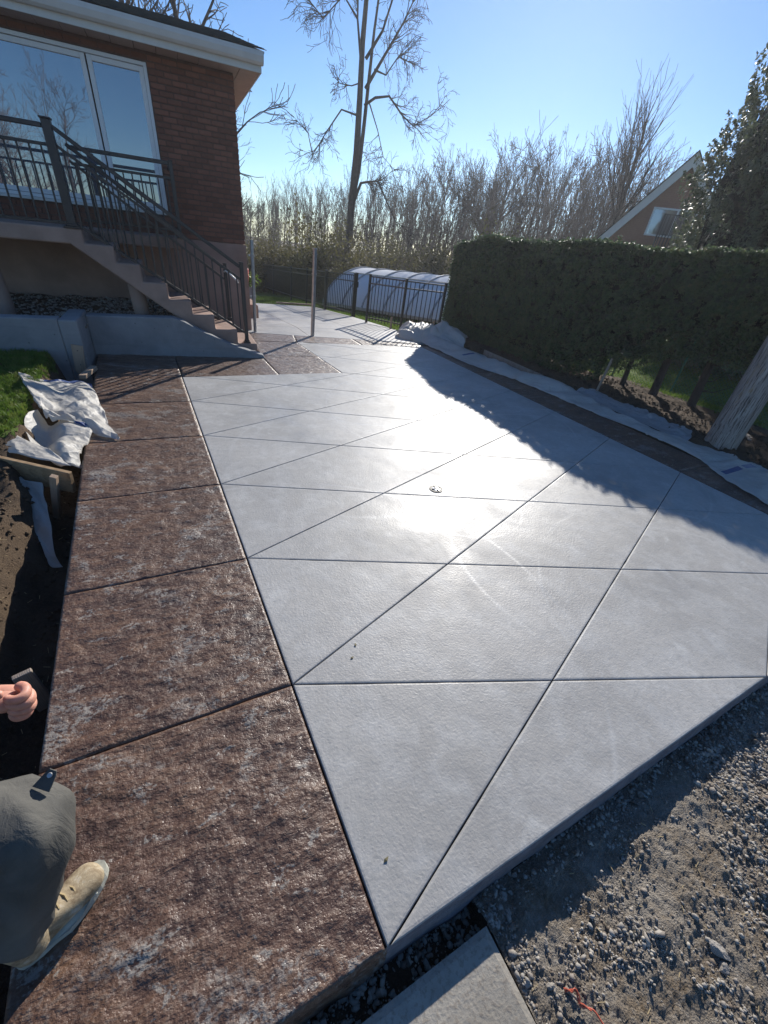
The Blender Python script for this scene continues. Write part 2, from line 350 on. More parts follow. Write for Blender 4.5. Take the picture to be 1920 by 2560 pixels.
def mat_plastic(nm, c, tr=.35):
    m = N(nm, True); a = m.noise(3, 5, .6); cr = m.noise(16, 6, .65, 1.5); fine = m.noise(60, 4, .6)
    col = m.mix(m.ramp(a, [(.42, 0.), (.8, .55)]), c, (c[0]*.72, c[1]*.66, c[2]*.58))
    sp = m.ramp(m.vor(55, out=0), [(.05, .3), (.10, 0.)]); col = m.mix(sp, col, (.3, .24, .18))
    wv = m.t.nodes.new('ShaderNodeVectorMath'); wv.operation = 'ADD'; nn_ = m.t.nodes.new('ShaderNodeTexNoise'); nn_.inputs['Scale'].default_value = 4; m.t.links.new(m.P, nn_.inputs['Vector']); sc_ = m.t.nodes.new('ShaderNodeVectorMath'); sc_.operation = 'SCALE'; sc_.inputs['Scale'].default_value = .12; m.t.links.new(nn_.outputs['Color'], sc_.inputs[0]); m.t.links.new(m.P, wv.inputs[0]); m.t.links.new(sc_.outputs[0], wv.inputs[1])
    f1 = m.vor(9, wv.outputs[0]); f2 = m.vor(23, wv.outputs[0])
    nb = m.bump(f1, .5, .03); nb = m.bump(f2, .45, .015, nb); nb = m.bump(m.math('ADD', cr, m.math('MULTIPLY', fine, .3)), .4, .012, nb)
    m.fin(col, .45, nb, .35)
    t_ = m.t.nodes.new('ShaderNodeBsdfTranslucent'); m.t.links.new(col, t_.inputs[0])
    mx = m.t.nodes.new('ShaderNodeMixShader'); mx.inputs[0].default_value = tr
    m.t.links.new(m.b.outputs[0], mx.inputs[1]); m.t.links.new(t_.outputs[0], mx.inputs[2]); m.t.links.new(mx.outputs[0], m.o.inputs[0])
    return m.m
PLAST = mat_plastic('dusty_white_poly_sheet', (.66, .64, .60))
PLASTB = mat_plastic('blue_printed_poly_sheet', (.06, .11, .30))
POLY = mat_plastic('translucent_polycarbonate', (.60, .66, .70), .45)
PLASTG = mat_plastic('grey_poly_sheet', (.36, .37, .38), .1)
def mat_glass(nm, c, rough=.02, fac=.5):
    m = N(nm); m.fin(c, .4, None, .5)
    g = m.t.nodes.new('ShaderNodeBsdfGlossy'); g.inputs['Roughness'].default_value = rough; g.inputs['Color'].default_value = (.95, .97, 1, 1)
    fr = m.t.nodes.new('ShaderNodeFresnel'); fr.inputs[0].default_value = 1.9
    mx = m.t.nodes.new('ShaderNodeMixShader'); m.t.links.new(m.math('MULTIPLY_ADD', fr.outputs[0], 1.0), mx.inputs[0]); m.t.nodes[-1].inputs[2].default_value = fac
    nd = [n for n in m.t.nodes if n.type == 'MATH'][-1]; nd.inputs[2].default_value = fac
    m.t.links.new(nd.outputs[0], mx.inputs[0])
    m.t.links.new(m.b.outputs[0], mx.inputs[1]); m.t.links.new(g.outputs[0], mx.inputs[2]); m.t.links.new(mx.outputs[0], m.o.inputs[0]); return m.m
GLASS = mat_glass('sky_reflecting_window_glass', (.05, .065, .095), .015, .16)
GLASSN = mat_glass('dark_curtained_window_glass', (.10, .09, .11), .03, .12)
CURT = plain('pale_curtain_behind_glass', (.25, .27, .33), .9)
POLY = None
RED = plain('red_plastic', (.55, .04, .02), .5)
SKIN = None
def mat_skin():
    m = N('mottled_skin', True); a = m.noise(30, 4, .6)  # skin tone, varied only by fine noise
    col = m.ramp(a, [(.35, (.52, .24, .17)), (.65, (.66, .34, .25))])
    return m.fin(col, .5, m.bump(m.noise(220, 4, .7, .3), .35, .002), .4, Subsurface_Weight=.15)
SKIN = mat_skin()
def mat_cloth(nm, c1, c2, sc=7):
    m = N(nm, True); a = m.noise(sc, 5, .6, .5); f = m.noise(18, 4, .6, 1.2, m.scale(m.P, (1, 1, .35))); w_ = m.noise(300, 2)
    col = m.ramp(a, [(.3, c1), (.7, c2)])
    return m.fin(col, .92, m.bump(w_, .3, .002, m.bump(f, .5, .012)), .2)
TROUS = mat_cloth('dusty_grey_work_trousers', (.075, .073, .067), (.135, .130, .117))
SHIRT = mat_cloth('dark_work_shirt', (.03, .035, .05), (.05, .055, .07))
def mat_boot():
    m = N('dusty_tan_work_boot', True); a = m.noise(22, 6, .7, .4); col = m.ramp(a, [(.35, (.17, .12, .07)), (.55, (.36, .29, .19)), (.7, (.50, .47, .41))])
    return m.fin(col, .8, m.bump(m.noise(70, 5, .7), .5, .004), .3)
BOOT = mat_boot()
SOLE = plain('dirty_rubber_sole', (.40, .40, .34), .85, .3, 20, .4, 80)
HAIR = plain('short_dark_hair', (.03, .02, .015), .7, .3, 40, .8, 90)
CHROME = plain('polished_steel', (.75, .75, .75), .18, .05, 8, .05, 50, metal=1.0)
DARK = plain('blackened_recess', (.008, .008, .009), .6)
GREENW = plain('green_coated_wire', (.03, .16, .11), .4)
ORANGE = plain('orange_cord', (.5, .10, .05), .6)
PRINT = plain('faded_blue_print', (.07, .10, .22), .5)
import bmesh
rng = np.random.default_rng(7); random.seed(7)
def sstep(a, b, x): 
    t = min(1, max(0, (x-a)/(b-a))); return t*t*(3-2*t)
def fbm(x, y, s, o=4, z=0.0): return noise.fractal(Vector((x*s, y*s, z)), 0.8, 2.1, o)
def slopez(y): return -0.07*min(max(0.0, y-9.5), 15.5)
def hx(y): return .92*sstep(6.6, 3.3, y)      # the hedge bends away from the driveway at its near end
def terr(x, y):
    b = -0.16+slopez(y)
    if y > 9.5 or (x > 8.3+hx(y)): return b+0.02*fbm(x, y, 1.5) if (x > 5.6 or y > 15.4 or x < 1.5) else b-.03
    if y < 0.0:
        g = -0.128+0.02*fbm(x, y, 2.2)+0.010*fbm(x, y, 9, 3, 3.)+0.035*sstep(1.6, 3.0, x)*abs(fbm(x, y, 3.5, 3, 9.))
        if x < .37: g = -.20+.015*fbm(x, y, 12, 4, 7.)+.05*max(0, fbm(x, y, 6, 3, 2.))*sstep(-.10, -.02, y)
        if -.10 < y and x > .3: g -= .015*sstep(-.1, 0, y)
        if x < -2.0: g = -.1
        return g
    if x < -0.985 and y < 7.2:
        floor_ = -.36+.04*fbm(x, y, 4)
        top = -.02+.17*sstep(3.2, 4.0, y) + .03*fbm(x, y, 2.)
        e = -1.30-.06*fbm(x*1, y, 1.8)-.05*sstep(2.0, .5, y)
        t = sstep(e+.07, e-.15, x)
        return floor_*(1-t)+top*t+(.035*fbm(x, y, 11, 4, 5.))*(1 if t > .02 else .5)
    if x <= 5.72 and x >= -1.0: return -.22
    if x < -1.0: return .1
    m = sstep(6.1, 6.6, x)*sstep(8.6+hx(y), 7.9+hx(y), x)
    return -.07+.10*m+.05*fbm(x, y, 2.6, 4)*m+.03*fbm(x, y, 9, 4, 2.)*m
def axis_pts(segs):
    out = []
    for a, b, n in segs: out += list(np.linspace(a, b, n, endpoint=False))
    return out+[segs[-1][1]]
def grid_obj(name, xs, ys, zf, mat, smooth=True, uvz=None, parent=None):
    nx, ny = len(xs), len(ys); v = [(x, y, zf(x, y)) for y in ys for x in xs]
    idx = np.arange(nx*ny).reshape(ny, nx)
    f = np.stack([idx[:-1, :-1], idx[:-1, 1:], idx[1:, 1:], idx[1:, :-1]], -1).reshape(-1, 4)
    return link(name, mk(name, v, f, mat, smooth), parent)
# ---- ground sheets
g0 = grid_obj('ground', axis_pts([(-60, -40, 4), (-40, -6, 14), (-6, -2.2, 16), (-2.2, -.95, 42), (-.95, .3, 6), (.3, 3.2, 96), (3.2, 5.7, 12), (5.7, 8.4, 46), (8.4, 40, 26), (40, 119, 6)]),
              axis_pts([(-60, -20, 6), (-20, -2, 12), (-2, 0.02, 66), (0.02, 7.3, 120), (7.3, 9.4, 12), (9.4, 26, 24), (26, 60, 8), (60, 119, 6)]), terr, SOIL)
tag(g0, kind='structure')
def gravz(x, y): return terr(x, y)+.004+.012*abs(fbm(x, y, 26, 4, 1.))+.010*abs(fbm(x, y, 55, 3, 4.))
g1 = grid_obj('gravel_bed', axis_pts([(.372, 3.0, 300), (3.0, 9, 24)]), axis_pts([(-2.2, -1.1, 12), (-1.1, -.012, 160)]), gravz, GRAV)
tag(g1, kind='structure')
def lawn(name, x0, x1, y0, y1, nx, ny, dz=.02): return tag(grid_obj(name, list(np.linspace(x0, x1, nx)), list(np.linspace(y0, y1, ny)), lambda x, y: terr(x, y)+dz, LAWNG), kind='structure')
lawn('lawn', 9.35, 60, -8, 9.45, 60, 24)
lawn('lawn', 5.65, 60, 9.5, 60, 40, 40)
lawn('lawn', -30, 5.6, 15.45, 60, 30, 40)
# ---- stones: crushed gravel as one stuff mesh
ico = bmesh.new(); bmesh.ops.create_icosphere(ico, subdivisions=1, radius=1.0)
ICV = np.array([v.co[:] for v in ico.verts]); ICF = np.array([[v.index for v in f.verts] for f in ico.faces]); ico.free()
def scatter_stones(name, pts, sizes, mat, seed=1, flat=.6):
    r = np.random.default_rng(seed); n = len(pts); V = []
    for i in range(0, n, 2000):
        k = min(2000, n-i); base = ICV[None]*(1+r.uniform(-.33, .33, (k, 12, 1)))
        sc = sizes[i:i+k, None, None]*np.stack([r.uniform(.7, 1.3, k), r.uniform(.6, 1.0, k), r.uniform(.4, flat+.25, k)], -1)[:, None]
        base = base*sc; a = r.uniform(0, 6.28, k); t = r.uniform(-.5, .5, k)
        ca, sa, ct, st = np.cos(a), np.sin(a), np.cos(t), np.sin(t)
        x, y, z = base[..., 0], base[..., 1], base[..., 2]
        y, z = y*ct[:, None]-z*st[:, None], y*st[:, None]+z*ct[:, None]
        x, y = x*ca[:, None]-y*sa[:, None], x*sa[:, None]+y*ca[:, None]
        V.append(np.stack([x, y, z], -1)+np.asarray(pts[i:i+k])[:, None])
    V = np.concatenate(V).reshape(-1, 3); Fc = (ICF[None]+12*np.arange(n)[:, None, None]).reshape(-1, 3)
    return tag(link(name, mk(name, V, Fc, mat)), kind='stuff')
pts = []; sz = []
while len(pts) < 52000:
    x = .38+3.3*rng.random()**1.25; y = -.03-1.25*rng.random()
    d = fbm(x, y, 2.4, 4, 6.)+.55*sstep(.9, 2.2, x)-.05
    if rng.random() > .38+1.2*d: continue
    s_ = .0020+.0072*rng.random()**4.5+(.009*rng.random() if rng.random() < .06+.12*sstep(1.2, 2.2, x) else 0)
    pts.append((x, y, gravz(x, y)+s_*.25)); sz.append(s_)
for i in range(1300):
    x = rng.uniform(-.6, .5); y = -.012-.09*rng.random()**1.5; s_ = .0025+.012*rng.random()**4; pts.append((x, y, terr(x, y)+s_*.4)); sz.append(s_)
for i in range(1800):
    x = rng.uniform(.4, 3.6); y = -.012-.09*rng.random()**2; s_ = .0022+.011*rng.random()**4; pts.append((x, y, gravz(x, y)+s_*.4)); sz.append(s_)
scatter_stones('gravel', np.array(pts), np.array(sz), STONE, 2)
def rock_mesh(name, seed, sx, sy, sz_, mat, sub=3, amp=.28):
    bm = bmesh.new(); bmesh.ops.create_icosphere(bm, subdivisions=sub, radius=1)
    rr = random.Random(seed); cuts = [(Vector((rr.uniform(-1, 1), rr.uniform(-1, 1), rr.uniform(-.7, 1))).normalized(), rr.uniform(.5, .8)) for _ in range(9)]
    for v in bm.verts:
        for n_, d_ in cuts:
            k = v.co.dot(n_)
            if k > d_: v.co -= n_*(k-d_)
        v.co *= 1+amp*.35*noise.fractal(v.co*2.4+Vector((seed, 0, 0)), .8, 2, 4)
        v.co = Vector((v.co.x*sx, v.co.y*sy, v.co.z*sz_))
    me = bpy.data.meshes.new(name); bm.to_mesh(me); bm.free(); me.materials.append(mat); return me
ROCKS = [((1.92, -.37), (.060, .035, .034), 'pale angular rock beside the slab edge in the gravel, largest lump under the shadow'),
         ((2.06, -.39), (.030, .025, .020), 'small pale stone just right of the largest rock near the slab'),
         ((1.97, -.30), (.026, .016, .02), 'flat pale chip lying against the shaded foot of the slab edge'),
         ((1.63, -.78), (.062, .036, .040), 'elongated grey rock with a dark hollow under it, low at the right of the gravel'),
         ((1.10, -.52), (.040, .022, .022), 'long grey stone in the middle of the gravel'),
         ((1.07, -.555), (.026, .020, .016), 'rounded pale stone touching the long stone in the middle of the gravel'),
         ((2.0, -.62), (.045, .035, .036), 'lumpy grey rock at the right edge of the gravel'),
         ((.47, -.30), (.018, .014, .011), 'buff pebble next to the corner of the old concrete slab'),
         ((.53, -.22), (.016, .014, .012), 'pale cubic pebble between old slab and driveway edge'),
         ((.56, -.62), (.030, .022, .016), 'whitish stone near the bottom edge by the old concrete slab')]
for i, ((x, y), (a, b, c), lab) in enumerate(ROCKS):
    tag(link('rock', rock_mesh('rock', i*3+1, a, b, c, ROCK), loc=(x, y, terr(x, y)+c*.6), rot=(.2*i, .1, i*1.3)), lab, 'rock', 'loose rocks in the gravel')
# ---- concrete slabs
def inset_poly(poly, gaps):
    n = len(poly); ar = sum(poly[i][0]*poly[(i+1) % n][1]-poly[(i+1) % n][0]*poly[i][1] for i in range(n))
    if ar < 0: poly = poly[::-1]; gaps = [gaps[(n-2-i) % n] for i in range(n)]
    L = []
    for i in range(n):
        a = Vector(poly[i]); b = Vector(poly[(i+1) % n]); d = (b-a).normalized(); nn = Vector((-d.y, d.x)); L.append((a+nn*gaps[i], d))
    out = []
    for i in range(n):
        (p, d), (q, e) = L[i-1], L[i]; den = d.x*e.y-d.y*e.x
        if abs(den) < 1e-6: out.append(q); continue
        t = ((q.x-p.x)*e.y-(q.y-p.y)*e.x)/den; out.append(p+d*t)
    return [(v.x, v.y) for v in out]
def clip(poly, a, b, c):   # keep a*x+b*y<=c
    out = []; n = len(poly)
    for i in range(n):
        p, q = poly[i], poly[(i+1) % n]; dp = a*p[0]+b*p[1]-c; dq = a*q[0]+b*q[1]-c
        if dp <= 0: out.append(p)
        if (dp < 0 < dq) or (dq < 0 < dp): t = dp/(dp-dq); out.append((p[0]+(q[0]-p[0])*t, p[1]+(q[1]-p[1])*t))
    return out
def clip_to(poly, region):
    n = len(region)
    for i in range(n):
        (x0, y0), (x1, y1) = region[i], region[(i+1) % n]; nx, ny = (y1-y0), -(x1-x0)
        poly = clip(poly, nx, ny, nx*x0+ny*y0)
        if len(poly) < 3: return []
    return poly
def area(p): return abs(sum(p[i][0]*p[(i+1) % len(p)][1]-p[(i+1) % len(p)][0]*p[i][1] for i in range(len(p))))/2
def clean(p):
    out = []
    for q in p:
        if not out or math.hypot(q[0]-out[-1][0], q[1]-out[-1][1]) > .004: out.append(q)
    if math.hypot(out[0][0]-out[-1][0], out[0][1]-out[-1][1]) < .004: out.pop()
    return out
def wobble(poly, step=.07, amp=.0011):
    out = []
    for i in range(len(poly)):
        a, b_ = poly[i], poly[(i+1) % len(poly)]; L = math.hypot(b_[0]-a[0], b_[1]-a[1]); n = max(1, int(L/step)); nx, ny = (b_[1]-a[1])/L, -(b_[0]-a[0])/L
        for k in range(n):
            t = k/n; x, y = a[0]+(b_[0]-a[0])*t, a[1]+(b_[1]-a[1])*t; o = 0 if k == 0 else amp*(noise.noise(Vector((x*9, y*9, 3)))*1.2+(1.8*max(0, noise.noise(Vector((x*31, y*31, 8)))-.35))*-2)
            out.append((x+nx*o, y+ny*o))
    return out
def smooth_panel(name, poly, parent, mat, zf=lambda x, y: 0., gap=.0027):
    poly = clean(poly)
    if len(poly) < 3 or area(poly) < .003: return
    p0 = inset_poly(poly, [gap]*len(poly)); p0 = wobble(p0) if zf(0, 14) == 0 and area(poly) > .05 else p0; p1 = inset_poly(p0, [.003]*len(p0)); p2 = inset_poly(p0, [.010]*len(p0)); n = len(p0)
    v = [(x, y, zf(x, y)-.034) for x, y in p0]+[(x, y, zf(x, y)-.005) for x, y in p0]+[(x, y, zf(x, y)-.0012) for x, y in p1]+[(x, y, zf(x, y)) for x, y in p2]
    f = [tuple(range(3*n, 4*n))]
    for k in range(3): f += [(k*n+i, k*n+(i+1) % n, (k+1)*n+(i+1) % n, (k+1)*n+i) for i in range(n)]
    return link(name, mk(name, v, f, mat), parent)
def rough_panel(name, poly, parent, mat, res=.02, amp=.006, zf=lambda x, y: 0., gap=.004, wob=.004):
    poly = inset_poly(clean(poly), [gap]*len(clean(poly))); n = len(poly)
    xs = [p[0] for p in poly]; ys = [p[1] for p in poly]
    bm = bmesh.new(); nx = max(2, int((max(xs)-min(xs))/res)); ny = max(2, int((max(ys)-min(ys))/res))
    g = [[bm.verts.new((min(xs)+(max(xs)-min(xs))*i/nx, min(ys)+(max(ys)-min(ys))*j/ny, 0)) for i in range(nx+1)] for j in range(ny+1)]
    for j in range(ny):
        for i in range(nx): bm.faces.new((g[j][i], g[j][i+1], g[j+1][i+1], g[j+1][i]))
    for i in range(n):
        a, b = Vector(poly[i]), Vector(poly[(i+1) % n]); d = (b-a).normalized(); no = Vector((d.y, -d.x, 0))
        if abs(d.x) < .001 or abs(d.y) < .001: continue
        bmesh.ops.bisect_plane(bm, geom=bm.verts[:]+bm.edges[:]+bm.faces[:], plane_co=(a.x, a.y, 0), plane_no=no, clear_outer=True)
    def ed(x, y):
        m = 9
        for i in range(n):
            a, b = poly[i], poly[(i+1) % n]; L = math.hypot(b[0]-a[0], b[1]-a[1]); m = min(m, ((b[0]-a[0])*(y-a[1])-(b[1]-a[1])*(x-a[0]))/L)
        return m
    for v in bm.verts:
        x, y = v.co.x, v.co.y; e = max(0, ed(x, y))
        r1 = abs(noise.fractal(Vector((x*2.6+5, y*5.2, 1.1)), .7, 2.1, 6)); r2 = noise.fractal(Vector((x*14, y*19, 4.)), .8, 2, 4)
        st = math.floor(r1*6)/6+.25*(r1*6-math.floor(r1*6))/6
        h = amp*(st*1.6-.75)+amp*.35*r2
        k = sstep(-.004, .016, e)
        v.co.z = zf(x, y)+h*(.35+.65*k)-(.003 if e < .003 else 0)
    be = [e for e in bm.edges if e.is_boundary]
    r = bmesh.ops.extrude_edge_only(bm, edges=be)
    for v in r['geom']:
        if isinstance(v, bmesh.types.BMVert): v.co.z -= .04
    bmesh.ops.recalc_face_normals(bm, faces=bm.faces[:])
    me = bpy.data.meshes.new(name); bm.to_mesh(me); bm.free(); me.materials.append(mat)
    me.polygons.foreach_set('use_smooth', np.ones(len(me.polygons), dtype=bool))
    return link(name, me, parent)
XR = 5.03
drive = empty('driveway', kind='structure')
core = B()
def corepoly(bb, poly, z0=-.2, z1=-.03, zf=None):
    n = len(poly)
    for a in range(1): bb.prism(poly, z0, z1)
def side_wall(x0, y0, x1, y1, ztop, zbot, name, parent, mat, n=160, amp=.006):
    d = Vector((x1-x0, y1-y0, 0)).normalized(); no = Vector((d.y, -d.x, 0)); rows = 8; v = []
    for j in range(rows+1):
        for i in range(n+1):
            t = i/n; z = ztop+(zbot-ztop)*j/rows; x = x0+(x1-x0)*t; y = y0+(y1-y0)*t
            o = amp*(.6+noise.fractal(Vector((x*7, y*7, z*30)), .8, 2, 4)*.8)+(.007 if j >= 3 else 0)+.012*max(0, noise.noise(Vector((x*5, y*5, 9))))*(1 if j >= 5 else 0)
            if j == 0: o = -.004
            v.append((x+no.x*o, y+no.y*o, z))
    f = [(j*(n+1)+i, (j+1)*(n+1)+i, (j+1)*(n+1)+i+1, j*(n+1)+i+1) for j in range(rows) for i in range(n)]
    return link(name, mk(name, v, f, mat, False), parent)
core.prism([(0.004, .004), (XR, .004), (XR, 7.92), (2.2, 8.05), (2.3, 6.03), (0.004, 5.92)], -.2, -.03)
core.build('slab_core', BASEM, drive)
side_wall(0.0, 0.001, XR+.75, 0.001, -.006, -.2, 'slab_edge', drive, SIDE)
KX = 1.0/2.55
reg1 = [(0, 0), (XR, 0), (XR, 7-XR*KX), (2.36, 7-2.36*KX), (0, 5.93)]
reg2 = [(2.36, 7-2.36*KX), (XR, 7-XR*KX), (XR, 7.92), (2.23, 8.07)]
def cell(i, j):   # between B lines j,j+1 (y-kx) and A lines i,i+1 (y+kx)
    def X(a, b): return ((a-b)/2/KX, (a+b)/2)      # y+kx=a , y-kx=b
    return [X(i, j), X(i, j+1), X(i+1, j+1), X(i+1, j)][::-1]
for i in range(0, 11):
    for j in range(-4, 9):
        c = cell(i, j)
        ar = sum(c[k][0]*c[(k+1) % 4][1]-c[(k+1) % 4][0]*c[k][1] for k in range(4))
        if ar < 0: c = c[::-1]
        for rg in (reg1, reg2):
            q = clip_to(c, rg)
            if q and area(q) > .004: smooth_panel('concrete_panel', q, drive, GRAY)
# drain fitting in the driveway is placed later
border = empty('stamped_border', kind='structure')
cb = B()
cb.prism([(-.982, .004), (-.008, .004), (-.008, 7.3), (-.982, 7.3)], -.22, -.04)
cb.prism([(0.0, 5.945), (2.33, 6.05), (2.2, 8.1), (2.2, 8.6), (1.45, 8.7), (1.3, 7.4), (0.0, 7.3)], -.21, -.04)
cb.prism([(2.2, 8.12), (5.9, 7.95), (5.9, 8.25), (2.2, 8.62)], -.21, -.042)
cb.prism([(XR+.008, .004), (XR+.74, .004), (XR+.74, 8.0), (XR+.008, 7.9)], -.22, -.04)
cb.build('slab_core', BASEM, border)
side_wall(-1.0, 0.001, 0.0, 0.001, -.006, -.2, 'slab_edge', border, BROWN, 60, .008)
side_wall(-.984, 7.0, -.984, 0.0, -.006, -.3, 'slab_edge', border, BROWN, 160, .008)
for k in range(7):
    y0, y1 = (k, k+1) if k < 6 else (6, 7.35)
    rough_panel('stamped_panel', [(-.99, y0), (-.003, y0), (-.003, y1), (-.99, y1)], border, BROWN, .011 if k < 2 else .018 if k < 4 else .03, .0085)
rough_panel('stamped_panel', [(.003, 5.936), (1.32, 5.99), (1.30, 7.05), (.003, 7.3)], border, BROWN, .035, .006)
rough_panel('stamped_panel', [(1.32, 5.99), (2.352, 6.03), (2.3, 7.05), (1.30, 7.05)], border, BROWN, .035, .006)
rough_panel('stamped_panel', [(1.30, 7.055), (2.3, 7.055), (2.232, 8.06), (1.36, 8.10)], border, BROWN, .028, .010)
rough_panel('stamped_panel', [(1.36, 8.11), (2.23, 8.07), (2.355, 8.66), (1.45, 8.80)], border, BROWN, .035, .006)
rough_panel('stamped_panel', [(2.24, 8.07), (3.6, 7.998), (3.6, 8.50), (2.362, 8.66)], border, BROWN, .04, .006)
rough_panel('stamped_panel', [(3.6, 7.998), (5.1, 7.92), (5.1, 8.27), (3.6, 8.50)], border, BROWN, .04, .006)
for k in range(8):
    rough_panel('stamped_panel', [(XR+.003, k), (XR+.74, k), (XR+.74, k+1 if k < 7 else 8.2), (XR+.003, k+1 if k < 7 else 7.92)], border, BROWN, .035, .006)
# far patio, falling away
patio = empty('patio', kind='structure')
pz = lambda x, y: slopez(y)
P0 = [(1.45, 8.81), (2.36, 8.665), (5.1, 8.28), (5.42, 8.28), (5.42, 12.6), (5.15, 15.3), (3.1, 15.25), (1.9, 15.2)]
pxs = [1.3, 2.68, 4.1, 5.6]; pys = [8.2, 9.5, 11.4, 13.3, 15.4]
for i in range(3):
    for j in range(4):
        q = clip_to([(pxs[i], pys[j]), (pxs[i+1], pys[j]), (pxs[i+1], pys[j+1]), (pxs[i], pys[j+1])], P0)
        if q and area(q) > .01: smooth_panel('concrete_panel', q, patio, GRAY, pz)
bb = B(); vs = [(1.47, 8.83), (5.4, 8.3), (5.4, 9.5), (1.5, 9.5)]
bb.prism(vs, -.15, -.03)
bb.add([(1.5, 9.5, -.03), (5.4, 9.5, -.03), (5.4, 12.6, -.25), (5.13, 15.28, -.437), (1.9, 15.2, -.43)], [(0, 1, 2, 3, 4)])
bb.build('slab_core', BASEM, patio)
# old concrete slab at the bottom
osl = B()
old = bmesh.new()
nx, ny = 110, 80; x0, x1, y0, y1 = -1.9, .362, -1.7, -.093
gv = [[old.verts.new((x0+(x1-x0)*i/nx, y0+(y1-y0)*j/ny, -.10-.0012*abs(fbm(x0+(x1-x0)*i/nx, y0+(y1-y0)*j/ny, 60, 4))-(.006 if i in (0, nx) or j in (0, ny) else 0))) for i in range(nx+1)] for j in range(ny+1)]
for j in range(ny):
    for i in range(nx): old.faces.new((gv[j][i], gv[j][i+1], gv[j+1][i+1], gv[j+1][i]))
be = [e for e in old.edges if e.is_boundary]; r = bmesh.ops.extrude_edge_only(old, edges=be)
for v in r['geom']:
    if isinstance(v, bmesh.types.BMVert): v.co.z -= .14
def mat_old():
    m = N('old_exposed_aggregate_concrete'); a = m.noise(3, 6, .65, .4); v = m.vor(85, out=0); v2 = m.noise(60, 5, .7)
    col = m.mix(m.ramp(a, [(.35, 0.), (.65, 1.)]), (.27, .245, .205), (.40, .37, .32)); col = m.mix(m.ramp(v2, [(.5, 0.), (.62, .6)]), col, (.20, .165, .13))
    return m.fin(col, .95, m.bump(m.math('ADD', m.math('MULTIPLY', v, .35), v2), .8, .0035))
me = bpy.data.meshes.new('old_concrete_slab'); old.to_mesh(me); old.free(); me.materials.append(mat_old())
tag(link('old_concrete_slab', me), kind='structure')
# dark strip of soil in the gap below the new slab is the ground sheet itself
# ---------------------------------------------------------------- house frame
HA = (R(-0.618), R(-1.466), R(-3.894)); H0 = Vector((1.585, 9.017, 0)); HM = Euler(HA).to_matrix()
def W(x, y, z): return H0+HM @ Vector((x, y, z))
house = empty('brick_house', H0, HA, 'red brick house with white gutter and large white framed window above a beige foundation', 'house')
b = B()   # mortar core walls (front leaf recessed behind the bricks); window opening x -4.15..-1.21, z 1.83..3.58
for (a, c, e, f_) in ((-6.5, -4.15, 1.47, 3.74), (-1.21, -.006, 1.47, 3.74), (-4.15, -1.21, 1.47, 1.80), (-4.15, -1.21, 3.60, 3.74)):
    b.box((a, .012, e), (c, .25, f_))
b.box((-6.5, .26, 1.47), (-.006, 6.4, 3.74))
b.build('wall', MORTAR, house)
b = B(); b.box((-6.5, .004, -1.0), (.012, 6.4, 1.462)); b.build('foundation', STUCCO, house)
# bricks one by one on the part of the wall in view
bm_ = {}
def brick_mesh(w_):
    k = round(w_, 3)
    if k not in bm_:
        q = B(); q.box((0, 0, 0), (k, .09, .057), ch=.004); bm_[k] = q.mesh('brick', BRICK)
    return bm_[k]
cnt = 0; rest = B(); rows = int((3.72-1.47)/.0715)
for rI in range(rows+1):
    z = 1.474+rI*.0715
    if z+.057 > 3.735: break
    spans = [(-1.205, .0)] if 1.80 < z+.05 and z < 3.585 else [(-6.4, .0)]
    if 1.80 < z+.05 and z < 3.585: spans.append((-6.4, -4.16))
    for (a, c) in spans:
        x = c; first = True
        while x > a+.02:
            w_ = .19
            if first and rI % 2: w_ = .09
            first = False
            w_ = min(w_, x-a)
            if w_ < .03: break
            if x-w_ > -1.3 and cnt < 296:
                link('brick', brick_mesh(w_), house, (x-w_, random.uniform(-.003, .003), z)); cnt += 1
            else: rest.box((x-w_, random.uniform(-.002, .002), z), (x, .05, z+.057))
            x -= w_+.010
tag(rest.build('brickwork', BRICK, house), kind='stuff')
b = B()
for rI in range(60):      # side wall courses, seen edge on at the corner
    z = 1.474+rI*.0715
    if z > 3.67: break
    yy = .1 if rI % 2 else .2
    while yy < 6.2: b.box((-.05, yy, z), (random.uniform(-.002, .003), yy+.19, z+.057)); yy += .2
tag(b.build('side_brickwork', BRICK, house), kind='stuff')
# window
win = B()
def frame(bb, x0, x1, z0, z1, w_, y0, y1, mi=0):
    bb.box((x0, y0, z0), (x0+w_, y1, z1), mi=mi, ch=.004); bb.box((x1-w_, y0, z0), (x1, y1, z1), mi=mi, ch=.004)
    bb.box((x0+w_, y0+.002, z1-w_), (x1-w_, y1-.002, z1), mi=mi, ch=.004); bb.box((x0+w_, y0+.002, z0), (x1-w_, y1-.002, z0+w_), mi=mi, ch=.004)
frame(win, -4.13, -1.215, 1.815, 3.59, .045, -.012, .12)
wo_ = win.build('window', VINYL, house)
q = B(); frame(q, -4.08, -1.985, 1.865, 3.54, .06, .015, .09); q.build('sash', VINYL, wo_)
q = B(); frame(q, -1.965, -1.262, 1.865, 3.54, .06, .005, .09); q.build('sash', VINYL, wo_)
for a, c, y in ((-4.02, -2.045, .045), (-1.905, -1.322, .04)):
    q = B(); q.add([(a, y, 1.925), (c, y, 1.925), (c, y, 3.48), (a, y, 3.48)], [(0, 1, 2, 3)]); q.build('pane', GLASS, wo_)
q = B(); q.box((-4.2, -.05, 1.775), (-1.19, .05, 1.813), ch=.004); q.build('sill', WHITE, wo_)
